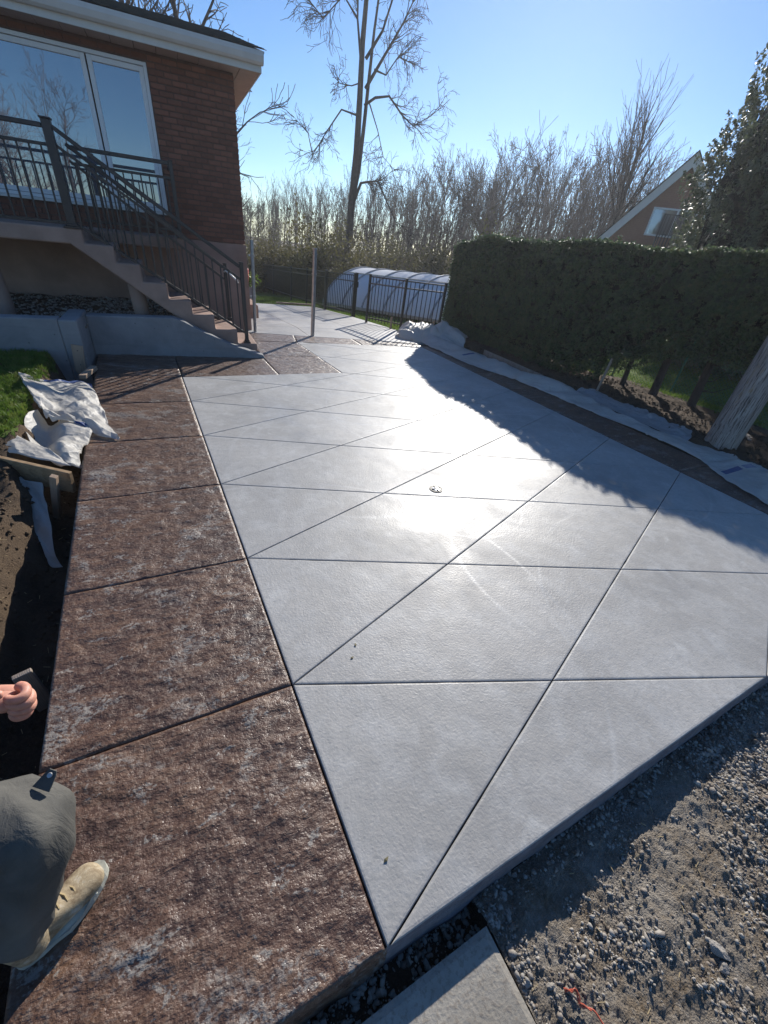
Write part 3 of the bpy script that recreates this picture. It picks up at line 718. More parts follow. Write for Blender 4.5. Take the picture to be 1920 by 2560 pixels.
# roof: gutter, fascia, soffit boards, shingle courses
q = B(); pr = [(-.50, 3.915), (-.505, 3.86), (-.485, 3.80), (-.455, 3.775), (-.40, 3.775), (-.40, 3.915), (-.41, 3.915), (-.41, 3.79), (-.45, 3.79), (-.475, 3.81), (-.49, 3.865), (-.488, 3.905)]
q.extr(pr, 'x', -6.8, .385); q.add([(.384, -.5, 3.91), (.384, -.5, 3.86), (.384, -.455, 3.777), (.384, -.402, 3.777), (.384, -.402, 3.91)], [(0, 1, 2, 3, 4)])
gut = q.build('gutter', WHITE, house)
q = B(); q.box((-6.8, -.40, 3.70), (.34, -.375, 3.90)); q.box((.34, -.40, 3.70), (.362, 3.0, 3.90)); q.build('fascia', WHITE, house)
for i in range(24):
    x1 = .336-i*.28
    q = B(); q.box((x1-.272, -.373, 3.705+.004*(i % 2)), (x1, (-.004 if x1 < -.01 else 6.3), 3.722)); q.build('soffit_board', SOFFIT, house)
roof = B(); roof.add([(-6.8, -.47, 3.92), (.40, -.47, 3.92), (.27, 3.0, 4.86), (-6.8, 3.0, 4.86), (-6.8, 6.6, 3.9), (.40, 6.6, 3.9), (-6.8, -.47, 3.9), (.40, -.47, 3.9)], [(0, 1, 2, 3), (3, 2, 5, 4), (0, 6, 7, 1), (1, 7, 5, 2)])
rf = roof.build('roof', SHING, house)
sh = B(); nC = 26
for i in range(nC):
    t0, t1 = i/nC, (i+1.15)/nC; y0_, y1_ = -.50+3.5*t0, -.50+3.5*t1; z0_, z1_ = 3.925+.945*t0, 3.925+.945*t1
    x = .43-.13*t0; ofs = random.uniform(0, .3)
    xa = x
    while xa > -6.8:
        xb = xa-random.uniform(.14, .3); dz = random.uniform(0, .006)
        sh.add([(xb+.004, y0_, z0_+.004), (xa, y0_, z0_+.004), (xa, y0_, z0_+.012+dz), (xb+.004, y0_, z0_+.012+dz), (xa, y1_, z1_+.002), (xb+.004, y1_, z1_+.002)], [(0, 1, 2, 3), (3, 2, 4, 5)]); xa = xb
tag(sh.build('shingle', SHING, rf), kind='stuff')
# ---------------------------------------------------------------- porch: deck, steps, pillars
porch = empty('porch_steps', H0, HA, 'beige concrete porch with seven steps down to the stamped walkway', 'steps')
q = B(); q.extr([(-7, 1.345), (-2.445, 1.345), (-.66, .02), (-.18, .02), (-.18, .152), (-.48, .152), (-.48, .36), (-.80, .36), (-.80, .563), (-1.1, .563), (-1.1, .755), (-1.395, .755), (-1.395, .96), (-1.69, .96), (-1.69, 1.175), (-1.965, 1.175), (-1.965, 1.365), (-2.285, 1.365), (-2.285, 1.52), (-7, 1.52)], 'y', -1.9, -1.02)
STR = [(-.18, .152), (-.48, .36), (-.80, .563), (-1.1, .755), (-1.395, .96), (-1.69, 1.175), (-1.965, 1.365)]
st = q.build('staircase', BEIGE, porch)
mo = st.modifiers.new('bevel', 'BEVEL'); mo.width = .022; mo.segments = 3; mo.limit_method = 'ANGLE'; mo.angle_limit = R(40)
q = B(); q.box((-7, -1.018, 1.347), (-1.07, -.004, 1.498), ch=.015); q.build('deck_slab', BEIGE, porch)
for (x, wv) in ((-1.78, .105), (-3.46, .13)):
    q = B(); top = 1.35 if x < -2.3 else .88+(-1.78-x)*.74
    q.tube([(x, -1.55, -.1), (x-.02, -1.55, .5), (x-.04, -1.55, top)], [wv, wv, wv], 20); q.build('pillar', BEIGE, porch, smooth=True)
q = B(); q.box((.012, 1.9, -.4), (.46, 2.9, .20), ch=.02); q.box((.012, 2.3, .2), (.25, 2.9, .42), ch=.02)
tag(q.build('side_step', BEIGE, None, loc=H0, rot=HA), 'beige concrete side step beyond the far corner of the brick house', 'step')
# ---------------------------------------------------------------- railings
rail = empty('porch_railing', H0, HA, 'dark brown metal railing along the porch and down both sides of the steps', 'railing')
def post(x, y, z0, z1, w_=.05, cap=True, plate=True, par=rail, name='post', mat=RAIL):
    q = B(); q.box((x-w_/2, y-w_/2, z0), (x+w_/2, y+w_/2, z1), ch=.004)
    if cap: q.box((x-w_*.62, y-w_*.62, z1), (x+w_*.62, y+w_*.62, z1+.018), ch=.005)
    if plate: q.box((x-w_*.95, y-w_*.95, z0), (x+w_*.95, y+w_*.95, z0+.02), ch=.003); q.box((x-w_*.7, y-w_*.7, z0+.02), (x+w_*.7, y+w_*.7, z0+.05), ch=.006)
    return q.build(name, mat, par)
def picket_rail(p, q_, par, dz2=.17, zb=.95, n=10, horiz=True, mat=RAIL, w_=.045, lastlow=0):
    p = Vector(p); q_ = Vector(q_)
    for k, (o, hh, ww) in enumerate(((0, .045, .06), (-dz2, .032, .032), (-zb, .032, .032))):
        bq = B(); bq.bar(p+Vector((0, 0, o)), q_+Vector((0, 0, o)), ww, hh, ch=.005 if k == 0 else .002); bq.build('handrail' if k == 0 else 'rail', mat, par)
    me = None
    for i in range(n):
        t = (i+.5)/n; c = p.lerp(q_, t)
        if me is None:
            bq = B(); bq.box((-.009, -.009, -zb), (.009, .009, -dz2)); me = bq.mesh('picket', mat)
        link('picket', me, par, c)
    return
zf_ = lambda x: 2.52-(x+2.35)*.647
post(-2.375, -1.83, 1.52, 2.56, .095); post(-.333, -1.83, .152, 1.285, .055); post(-.50, -1.09, .36, 1.20, .05)
picket_rail((-2.33, -1.83, 2.50), (-.36, -1.83, 2.50-1.97*.640), rail, .17, .93, 18)
picket_rail((-6.6, -1.83, 2.50), (-2.43, -1.83, 2.50), rail, .17, .93, 36)
for k, x in enumerate((-1.35,)): pass
picket_rail((-2.33, -1.09, 2.42), (-.53, -1.09, 2.42-1.80*.70), rail, .17, .90, 17)
picket_rail((-2.33, -1.00, 2.40), (-1.13, -1.00, 2.40), rail, .17, .80, 11)
post(-1.10, -1.0, 1.498, 2.42, .05)
picket_rail((-1.10, -.96, 2.40), (-1.10, -.02, 2.40), rail, .17, .80, 8)
q = B(); q.tube([(-.52, -1.12, 1.10), (-.50, -1.22, 1.12), (-.42, -1.24, 1.06), (-.34, -1.24, .99), (-.33, -1.2, .96)], .014, 8)
tag(q.build('grab_handle', VINYL, rail, smooth=True), 'short white rounded grab handle')
# ---------------------------------------------------------------- retaining wall
rw = empty('retaining_wall', H0, HA, 'low grey cast concrete retaining wall that wraps under the porch and slopes down beside the steps', 'wall')
q = B(); q.extr([(-2.46, -.5), (-.02, -.25), (-.12, .02), (-.55, .16), (-.95, .34), (-1.25, .50), (-1.38, .545), (-2.46, .545)], 'y', -2.13, -1.94); o = q.build('sloped_wall', WALLC, rw)
q = B(); q.box((-2.66, -2.75, -.5), (-2.46, -1.94, .585)); q.box((-7, -2.75, -.5), (-2.66, -2.56, .60)); o2 = q.build('front_wall', WALLC, rw)
for o_ in (o, o2):
    mo = o_.modifiers.new('bevel', 'BEVEL'); mo.width = .018; mo.segments = 2; mo.limit_method = 'ANGLE'; mo.angle_limit = R(30)
q = B(); q.add([(-7, -2.56, .47), (-.9, -1.95, .47), (-.9, -.01, .50), (-7, -.01, .50)], [(0, 1, 2, 3)])
# planting bed fill and pebbles under the porch
bed = B(); XS = np.linspace(-6.9, -.75, 60); YS = np.linspace(-2.5, -.02, 30)
def bedz(x, y):
    z = .44+.04*fbm(x, y, 4)+.03*(y+1.2)
    if x > -1.5: z -= .55*sstep(-1.5, -.9, x)
    return z
v = []; 
for y in YS:
    for x in XS: 
        yy = max(y, -1.95) if x > -2.5 else y
        v.append((x, yy, bedz(x, yy)))
idx = np.arange(60*30).reshape(30, 60); f = np.stack([idx[:-1, :-1], idx[:-1, 1:], idx[1:, 1:], idx[1:, :-1]], -1).reshape(-1, 4)
tag(link('gravel_bed', mk('gravel_bed', v, f, SOIL, True), None, H0, HA), kind='structure')
pts = []; sz = []
for i in range(3600):
    x = rng.uniform(-5.2, -1.2); y = rng.uniform(-1.9 if x > -2.45 else -2.5, -.05); s_ = rng.uniform(.010, .026)
    p = W(x, y, bedz(x, y)+s_*.3); pts.append(p[:]); sz.append(s_)
scatter_stones('pebbles', np.array(pts), np.array(sz), STONE, 5)
# ---------------------------------------------------------------- poles by the corner
q = B(); q.box((-.03, -.03, 0), (.03, .03, 1.55), ch=.006); pe = empty('steel_post', (2.77, 8.69, 0), (0, 0, R(20)), 'square galvanised steel post standing alone on the stamped band', 'post'); q.build('tube', STEEL, pe)
q = B(); q.box((-.034, -.034, 1.55), (.034, .034, 1.57), ch=.005); q.box((-.036, -.036, 1.13), (.036, .036, 1.15)); q.build('cap', STEEL, pe)
pe = empty('pipe_post', (1.63, 8.87, 0), (0, 0, 0), 'round grey steel pipe clamped upright against the house corner', 'pipe')
q = B(); q.tube([(0, 0, 0), (0, 0, 1.56)], .031, 14); q.build('pipe', STEEL, pe, smooth=False)
for z in (.62, 1.30):
    q = B(); q.tube([(0, 0, z), (0, 0, z+.035)], .040, 14); q.box((-.07, -.012, z+.004), (-.03, .012, z+.03)); q.build('clamp', STEEL, pe)
# ---------------------------------------------------------------- fence
def fence_run(pts_, label, group, hgt=1.12, npk=14, base=.06):
    fe = empty('metal_fence', (pts_[0][0], pts_[0][1], pts_[0][2]), (0, 0, 0), label, 'fence', group)
    o = Vector(pts_[0])
    for p in pts_:
        q = B(); pp = Vector(p)-o; q.box((pp.x-.027, pp.y-.027, pp.z-.05), (pp.x+.027, pp.y+.027, pp.z+hgt+.03), ch=.004); q.box((pp.x-.033, pp.y-.033, pp.z+hgt+.03), (pp.x+.033, pp.y+.033, pp.z+hgt+.055), ch=.005); q.build('fence_post', BLACK, fe)
    me = None
    for i in range(len(pts_)-1):
        a = Vector(pts_[i])-o; c = Vector(pts_[i+1])-o; d = (c-a)
        for zz in (hgt, hgt-.16, base+.06):
            q = B(); q.bar(a+Vector((0, 0, zz)), c+Vector((0, 0, zz)), .028, .03); q.build('rail', BLACK, fe)
        n = max(2, round(d.length/.115))
        if me is None: q = B(); q.box((-.008, -.008, base), (.008, .008, hgt)); me = q.mesh('picket', BLACK)
        for k in range(1, n): link('picket', me, fe, a+d*(k/n))
    return fe
fence_run([(5.20, 11.15, -.10), (5.62, 9.95, -.03), (6.62, 9.66, -.02)], 'black metal picket fence panel in front of the pool cover, running into the hedge', 'black picket fences round the pool')
fence_run([(5.42, 12.62, -.22), (5.22, 14.4, -.34)], 'black picket fence panel just left of the gate opening', 'black picket fences round the pool')
fence_run([(5.22, 14.48, -.34), (5.24, 16.45, -.48), (5.3, 18.6, -.63), (5.45, 21.9, -.86), (5.55, 24.2, -1.02)], 'long black picket fence running back down the lawn toward the woods', 'black picket fences round the pool')
pg = empty('gate_post', (5.57, 12.83, -.23), label='thick black gate post right of the fence end, beside the open gap', cat='post')
q = B(); q.box((-.035, -.035, -.05), (.035, .035, 1.16), ch=.004); q.build('tube', BLACK, pg); q = B(); q.box((-.04, -.04, 1.16), (.04, .04, 1.19), ch=.005); q.box((.035, -.02, .8), (.07, .02, .95)); q.build('latch', BLACK, pg)
# ---------------------------------------------------------------- pool enclosure
pa = Vector((6.35, 17.65, -.62)); pb = Vector((8.95, 12.05, -.24)); pd = (pb-pa); PL = pd.length; pd.normalize(); pn = Vector((-pd.y, pd.x, 0)); pn = pn if pn.x > 0 else -pn
pool = empty('pool_enclosure', pa, label='low arched translucent pool cover with grey ribs behind the black fence', cat='pool cover')
WP, HP = 5.2, 1.42
def arc(t, ins=0.0):   # 0..pi
    return pn*(WP/2-(WP/2-ins)*math.cos(t))+Vector((0, 0, (HP-ins)*math.sin(t)**1.2))
nr = 6
for k in range(nr):
    t0 = PL*k/nr; t1 = PL*(k+1)/nr
    for row in range(3):
        v = []; f = []; a0, a1 = (0.03+row*1.02, 0.03+(row+1)*1.02)
        for i in range(9):
            a = min(math.pi-.02, a0+(a1-a0)*i/8); p = arc(a, .02)
            v += [p+pd*(t0+.03), p+pd*(t1-.03)]
        for i in range(8): f.append((2*i, 2*i+1, 2*i+3, 2*i+2))
        link('glazing_panel', mk('glazing_panel', [x[:] for x in v], f, POLY, True), pool)
for k in range(nr+1):
    q = B(); t = PL*k/nr; n = 28; pv = None
    for i in range(n+1):
        p = arc(math.pi*i/n)+pd*t
        if pv is not None: q.bar(pv, p, .05, .045, up=tuple(pd))
        pv = p
    q.build('arch_rib', STEEL if k else STEEL, pool)
q = B(); q.bar((0, 0, .04), tuple(pd*PL+Vector((0, 0, .06))), .07, .1); q.bar(tuple(arc(1.05)), tuple(arc(1.05)+pd*PL), .03, .03); q.bar(tuple(arc(2.07)), tuple(arc(2.07)+pd*PL), .03, .03); q.build('base_rail', STEEL, pool)
v = [(pd*PL+arc(math.pi*i/20))[:] for i in range(21)]; link('end_panel', mk('end_panel', v, [tuple(range(21))], POLY), pool)
v = [(arc(math.pi*i/20))[:] for i in range(21)]; link('end_panel', mk('end_panel', v, [tuple(range(21))], POLY), pool)
# ---------------------------------------------------------------- leaf clouds
def leaf_cloud(P_, Nrm, size, seed, asp=2.2, jit=.8, quad=True, droop=0.):
    r = np.random.default_rng(seed); n = len(P_)
    d = r.normal(size=(n, 3)); d[:, 2] -= droop; d /= np.linalg.norm(d, axis=1, keepdims=True)
    nn = Nrm+jit*r.normal(size=(n, 3)); nn /= np.linalg.norm(nn, axis=1, keepdims=True)
    u = np.cross(nn, d); u /= np.linalg.norm(u, axis=1, keepdims=True)+1e-9; t = np.cross(u, nn)
    s_ = (size*r.uniform(.6, 1.4, n))[:, None]; a = t*s_*asp/2; bq = u*s_/2
    if quad:
        V = np.stack([P_-a, P_+bq*.9-a*.1, P_+a, P_-bq*.9+a*.1], 1).reshape(-1, 3); return V, np.arange(n*4).reshape(n, 4)
    V = np.stack([P_-a-bq*.5, P_-a+bq*.5, P_+a], 1).reshape(-1, 3); return V, np.arange(n*3).reshape(n, 3)
# ---------------------------------------------------------------- hedge
hedge = empty('cedar_hedge', (7.5, 4.0, 0), label='tall clipped evergreen hedge on the right, foliage thinning low down so trunks and lawn show', cat='hedge')
HO = np.array([7.5, 4.0, 0.])
def htop(y): return 2.28+.07*sstep(6.6, 3.3, y)-.025*max(0, y-4)-.12*sstep(8.5, 10.2, y)+.035*math.sin(y*2.3)+.05*fbm(y, 0, 1.3, 3)
def hbot(y): return .14+.10*sstep(7.0, 9.5, y)+1.05*sstep(6.0, 3.8, y)
def hface(y, z): return 6.98+.075*fbm(y, z, 1.6, 3)+.03*fbm(y, z*1.6, 7, 3)-.05*sstep(.8, 1.6, z)+.05*sstep(1.9, 2.3, z)
r = np.random.default_rng(11); PP = []; NN = []
def addp(n, fn):
    for _ in range(n):
        p, nm = fn(); PP.append(p); NN.append(nm)
Y0, Y1 = -3.0, 10.05
def front():
    y = r.uniform(Y0 if r.random() < .12 else 2.0, Y1); bt = hbot(y); tp = htop(y)
    z = bt-.2*r.random()**2+(tp-bt)*r.random() if r.random() < .9 else bt-.35*r.random()
    hv_ = noise.noise(Vector((y*7, z*5, 3)))+.6*noise.noise(Vector((y*17, z*13, 8)))
    if hv_ < -.22 and r.random() < .93: return front()
    dep = abs(r.normal(0, .045))-.05*max(0, hv_)
    return (hx(y)+hface(y, z)+dep+(.25*r.random() if z < bt+.25 else 0), y, z), (-1, 0, .2)
addp(130000, front)
def topf():
    y = r.uniform(Y0 if r.random() < .15 else 2.0, Y1); x = hx(y)+r.uniform(6.95, 8.1); return (x, y, htop(y)+.035*r.normal()+.04*abs(fbm(x, y, 5, 3))), (0, 0, 1)
addp(42000, topf)
def endf():
    x = r.uniform(6.98, 8.1); z = r.uniform(.25, htop(10)); return (x, Y1+.05*r.normal()+.04*fbm(x, z, 3), z), (0, 1, 0)
addp(12000, endf)
def backf():
    y = r.uniform(Y0, Y1); bt = hbot(y)+.15; return (hx(y)+8.15+.05*r.normal(), y, bt+(htop(y)-bt)*r.random()), (1, 0, 0)
addp(20000, backf)
def tuft():     # ragged new growth along the top edge
    y = r.uniform(1.5, Y1); return (hx(y)+6.97+.12*r.random(), y, htop(y)+.17*r.random()**2*(.3+abs(fbm(y, 3, 4, 3)))), (-.4, 0, 1)
addp(6000, tuft)
V, Fq = leaf_cloud(np.array(PP)-HO, np.array(NN, float), .024, 3, 2.6, 1.0)
link('foliage', mk('foliage', V, Fq, HEDGE), hedge)
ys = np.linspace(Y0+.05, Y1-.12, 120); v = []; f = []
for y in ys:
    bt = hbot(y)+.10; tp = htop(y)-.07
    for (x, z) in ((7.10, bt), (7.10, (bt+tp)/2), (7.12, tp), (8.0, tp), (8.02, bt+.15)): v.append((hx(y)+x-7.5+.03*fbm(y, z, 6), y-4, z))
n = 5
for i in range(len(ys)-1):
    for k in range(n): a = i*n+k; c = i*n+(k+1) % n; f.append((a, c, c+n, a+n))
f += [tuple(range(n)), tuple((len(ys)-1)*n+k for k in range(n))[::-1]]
link('dark_core', mk('dark_core', v, f, HEDGE_CORE), hedge)  # solid dark core, added to stop sun passing through the hedge
TR = random.Random(4)
for y in [9.4, 8.7, 8.0, 7.35, 6.7, 6.05, 5.45, 4.95, 4.38, 3.72, 3.1, 2.4, 1.7, 1.0]:
    x = 7.55+hx(y)+TR.uniform(-.1, .1); q = B(); zb = terr(x, y)
    rr = .042+TR.random()*.026 if y < 6 else .036
    q.tube([(x-7.5, y-4, zb-.05), (x-7.5+.02, y-4+.03, zb+.4), (x-7.5+TR.uniform(-.05, .05), y-4+TR.uniform(-.05, .1), zb+1.5)], [rr*1.25, rr, rr*.8], 9)
    for k in range(5):
        a = TR.uniform(0, 6.28); z0 = zb+TR.uniform(.25, 1.1); L = TR.uniform(.3, .6)
        q.tube([(x-7.5, y-4, z0), (x-7.5+math.cos(a)*L*.5, y-4+math.sin(a)*L*.5, z0+.02), (x-7.5+math.cos(a)*L, y-4+math.sin(a)*L, z0+.15)], [.012, .008, .004], 5, False)
    q.build('trunk', BARK, hedge)
# bare twigs in the gap
q = B()
for i in range(230):
    y = TR.uniform(2.6, 6.4); x = hx(y)+TR.uniform(7.1, 8.0); z = terr(x, y)+TR.uniform(.0, hbot(y)+.1); a = TR.uniform(0, 6.28); L = TR.uniform(.08, .3); e = TR.uniform(-.6, .9)
    d = Vector((math.cos(a)*math.cos(e), math.sin(a)*math.cos(e), math.sin(e))); p = Vector((x-7.5, y-4, z)); q.tube([p, p+d*L*.5+Vector((0, 0, .02)), p+d*L], [.004, .003, .0015], 3, False)
tag(q.build('twigs', BARK, hedge), kind='stuff')
# chain link behind the hedge
cl = empty('chain_link_fence', (9.15, 4.5, -.15), label='green coated chain link fence showing through the gap under the hedge', cat='fence')
q = B()
for i in range(-26, 52):
    y = i*.075-1.9
    for sg in (1, -1):
        a0, a1 = y, y+sg*1.1; q.bar((0, a0, 0.02), (0, a1, 1.12), .003, .003)
tag(q.build('mesh_wire', GREENW, cl), kind='stuff')
for y in (-1.2, .1, 1.5): q = B(); q.tube([(0.03, y, -.1), (0.03, y, 1.15)], .02, 8); q.build('fence_post', GREENW, cl)
# leaf litter, clods on the bank
cp = []; cs = []
for i in range(3800):
    y = rng.uniform(1.2, 8.6); x = rng.uniform(6.25, 8.2); s_ = .006+.022*rng.random()**3; cp.append((x, y, terr(x, y)+s_*.3)); cs.append(s_)
for i in range(3200):
    y = rng.uniform(.2, 5.2); x = rng.uniform(-1.75, -1.02); s_ = .004+.016*rng.random()**3; cp.append((x, y, terr(x, y)+s_*.3)); cs.append(s_)
scatter_stones('soil_clods', np.array(cp), np.array(cs), SOIL, 8)
# ---------------------------------------------------------------- grass
def blades(name, n, region, hgt, seed, mat=GRASS, zf=terr, lean=.5, wd=.004):
    r = np.random.default_rng(seed); P_ = []
    while len(P_) < n:
        x, y = region(r)
        P_.append((x, y, zf(x, y)))
    P_ = np.array(P_); a = r.uniform(0, 6.28, n); h = hgt*r.uniform(.5, 1.4, n); le = lean*r.random(n)*h; b_ = r.uniform(0, 6.28, n)
    dx, dy = np.cos(a)*wd, np.sin(a)*wd; tip = P_+np.stack([np.cos(b_)*le, np.sin(b_)*le, h], -1); mid = P_+np.stack([np.cos(b_)*le*.3, np.sin(b_)*le*.3, h*.6], -1)
    off = np.stack([dx, dy, np.zeros(n)], -1)
    V = np.stack([P_-off, P_+off, mid+off*.8, mid-off*.8, tip], 1).reshape(-1, 3); k = np.arange(n)[:, None]*5
    Ft = np.concatenate([k+np.array([[0, 1, 2]]), k+np.array([[0, 2, 3]]), k+np.array([[3, 2, 4]])])
    return tag(link(name, mk(name, V, Ft, mat)), kind='stuff')
def reg_bank(r):
    while True:
        y = r.uniform(3.7, 7.3); x = -1.38-abs(r.normal(0, .35)) if r.random() < .6 else r.uniform(-3.2, -1.4)
        p = W(0, 0, 0)
        if x < -1.40-.07*noise.noise(Vector((y*3, 0, 0)))-.10*sstep(4.4, 3.7, y) and (HM.transposed() @ (Vector((x, y, 0))-H0)).y < -2.77: return x, y
blades('grass', 30000, reg_bank, .042, 5, lean=.9, wd=.0022)
blades('grass', 30000, lambda r: (r.uniform(8.6, 14), r.uniform(2.8, 8.5)), .05, 6, lean=.8, wd=.006)
blades('grass', 16000, lambda r: (r.uniform(1.6, 6.5), r.uniform(15.35, 21)), .07, 7, lean=.8, wd=.008)
blades('grass', 9000, lambda r: (r.uniform(5.45, 7.2), r.uniform(10.6, 16)), .07, 8, lean=.8, wd=.007)
grt = lawn('turf_bank', -6, -1.42, 3.9, 7.2, 80, 60, .005)
def reg_litter(r):
    return (r.uniform(-1.7, -1.02), r.uniform(.6, 4.2)) if r.random() < .4 else (r.uniform(.4, 1.5), r.uniform(-1.0, -.1))
def straw(n, seed):
    r = random.Random(seed); q = B()
    for i in range(n):
        x, y = (r.uniform(-1.7, -1.02), r.uniform(.9, 4.2)) if r.random() < .72 else (r.uniform(.4, 1.3), r.uniform(-.8, -.12))
        a = r.uniform(0, 6.28); L = r.uniform(.008, .035); z = (gravz if y < 0 else terr)(x, y)+.006
        q.bar((x, y, z), (x+math.cos(a)*L, y+math.sin(a)*L, z+r.uniform(-.004, .012)), .0022, .0015)
    return tag(q.build('straw_litter', STRAW), kind='stuff')
straw(200, 3)
# ---------------------------------------------------------------- conifer at the right
cx, cy = 14.35, 6.35
con = empty('conifer_tree', (cx, cy, -.15), label='tall dark dense conifer rising behind the hedge at the right edge', cat='tree')
q = B(); q.tube([(0, 0, 0), (0, 0, 5), (0, 0, 11.3)], [.16, .1, .02], 8); q.build('trunk', BARK, con)
r = np.random.default_rng(21); CP = []; CN = []
def crad(z): return (2.25*(1-sstep(4.6, 13.5, z)*.98))*(.55+.45*sstep(0., 1.2, z))
for i in range(3000):      # hanging sprays
    z = .25+11*r.random()**1.15; a = r.uniform(0, 6.28); rad = crad(z)*(1+.10*math.sin(a*5+z*2.2)+.06*r.normal()); m = 46
    c = np.array([math.cos(a)*rad, math.sin(a)*rad, z]); ln = r.uniform(.25, .6)
    t = r.random(m)[:, None]; d = np.array([math.cos(a)*.55, math.sin(a)*.55, .75])
    p = c-d*ln*.6+d*ln*t+r.normal(0, .07, (m, 3))*(1.1-t)
    CP.append(p); CN.append(np.tile([math.cos(a), math.sin(a), .3], (m, 1)))
for i in range(700):
    z = .25+11*r.random(); a = r.uniform(0, 6.28); rad = crad(z)*.8*math.sqrt(r.random()); CP.append(np.array([[math.cos(a)*rad, math.sin(a)*rad, z]])+r.normal(0, .14, (26, 3))); CN.append(np.tile([math.cos(a), math.sin(a), .3], (26, 1)))
V, Fq = leaf_cloud(np.concatenate(CP), np.concatenate(CN), .040, 5, 2.4, .8); link('crown', mk('crown', V, Fq, CONIF), con)
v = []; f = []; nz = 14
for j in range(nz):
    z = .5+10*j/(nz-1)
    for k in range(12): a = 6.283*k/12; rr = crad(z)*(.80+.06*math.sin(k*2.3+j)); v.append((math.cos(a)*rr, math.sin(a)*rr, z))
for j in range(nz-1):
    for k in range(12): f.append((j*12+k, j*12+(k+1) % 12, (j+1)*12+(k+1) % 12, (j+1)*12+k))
link('dark_core', mk('dark_core', v, f, HEDGE_CORE), con)
# ---------------------------------------------------------------- bare trees
class Tree:
    def __init__(s, seed): s.r = random.Random(seed); s.tr = B(); s.cr = B()
    def rnd(s, a=1.): return Vector((s.r.uniform(-a, a), s.r.uniform(-a, a), s.r.uniform(-a, a)))
    def limb(s, p, d, L, rad, depth, P_, tgt):
        n = P_['seg'][min(depth, len(P_['seg'])-1)]; pts = [p.copy()]; d = d.normalized(); rads = [rad]
        for i in range(n):
            d = (d+s.rnd(P_['wig'])*(.5 if depth == 0 else 1)+Vector((0, 0, P_['up']*(1 if depth else .2)))).normalized(); p = p+d*(L/n); pts.append(p.copy()); rads.append(max(P_['min'], rad*(1-(i+1)/n*P_['tap'])))
        tgt.tube(pts, rads, 7 if depth == 0 else (4 if depth == 1 else 3), False)
        if depth >= P_['depth']: return
        kids = P_['kids'][min(depth, len(P_['kids'])-1)]
        for k in range(kids):
            t = s.r.uniform(P_['start'][min(depth, len(P_['start'])-1)], 1.0) if k else 1.0
            x = t*n; i = min(n-1, int(x)); q = pts[i].lerp(pts[i+1], x-i); dd = (pts[i+1]-pts[i]).normalized()
            side = s.rnd(); side = (side-dd*side.dot(dd)).normalized(); sp = P_['spread'][min(depth, len(P_['spread'])-1)]*s.r.uniform(.6, 1.3)
            nd = dd*math.cos(sp)+side*math.sin(sp); rr = rads[i]*s.r.uniform(.45, .7) if k else rads[-1]
            s.limb(q, nd, L*(P_['len'][min(depth, len(P_['len'])-1)] if isinstance(P_['len'], list) else P_['len'])*s.r.uniform(.7, 1.2)*(1-.35*t if depth == 0 else 1), max(P_['min'], rr), depth+1, P_, s.cr)
def tree_meshes(seed, H, rad, P_, bark, lean=0.03, stems=1):
    t = Tree(seed)
    for k in range(stems):
        d = Vector((t.r.uniform(-lean, lean), t.r.uniform(-lean, lean), 1)); t.limb(Vector((t.r.uniform(-.2, .2)*(k > 0), t.r.uniform(-.2, .2)*(k > 0), 0)), d, H, rad*(1 if k == 0 else .7), 0, P_, t.tr)
    return t.tr.mesh('trunk', bark, True), t.cr.mesh('crown', bark)
SLIM = dict(seg=[8, 5, 4, 3], wig=.10, up=.10, tap=.88, min=.008, depth=3, kids=[14, 5, 3], start=[.2, .15, .2], spread=[.45, .5, .6], len=.30)
BUSHY = dict(seg=[6, 5, 4, 3], wig=.16, up=.05, tap=.85, min=.010, depth=3, kids=[18, 7, 5], start=[.22, .15, .2], spread=[.75, .7, .7], len=.40)
FAN = dict(seg=[4, 7, 5, 3], wig=.06, up=.07, tap=.8, min=.010, depth=3, kids=[9, 11, 5], start=[.5, .1, .2], spread=[.42, .4, .5], len=1.0)
def place_tree(ms, x, y, z, rz, sc, label, group=None, name='bare_tree'):
    e = empty(name, (x, y, z), (0, 0, rz), label, 'tree', group); e.scale = (sc, sc, sc)
    link('trunk', ms[0], e); link('crown', ms[1], e); return e
VAR = [tree_meshes(100+i, 8.6, .085, SLIM, BARKF if i % 2 else BARKF2, .06, 1+(i % 3 == 0)) for i in range(6)]+[tree_meshes(140+i, 6.4, .12, BUSHY, BARKF2, .08) for i in range(2)]
def polar(az, d): return CAM.x+d*math.sin(R(az)), CAM.y+d*math.cos(R(az))
SKYL = [(5, .03), (11, .035), (12.6, .045), (15.8, .08), (21.5, .10), (29.4, .13), (33.4, .155), (37, .17), (45.4, .19), (50, .19), (57, .175), (65, .16)]
def skyt(az):
    az = min(max(az, 5.01), 64.9)
    for (a, t), (b_, u) in zip(SKYL, SKYL[1:]):
        if a <= az <= b_: return t+(u-t)*(az-a)/(b_-a)
def mh(ms): return max(max(v.co.z for v in m_.vertices) for m_ in ms if len(m_.vertices))
VH = [mh(v) for v in VAR]
rt = random.Random(31); nT = 0
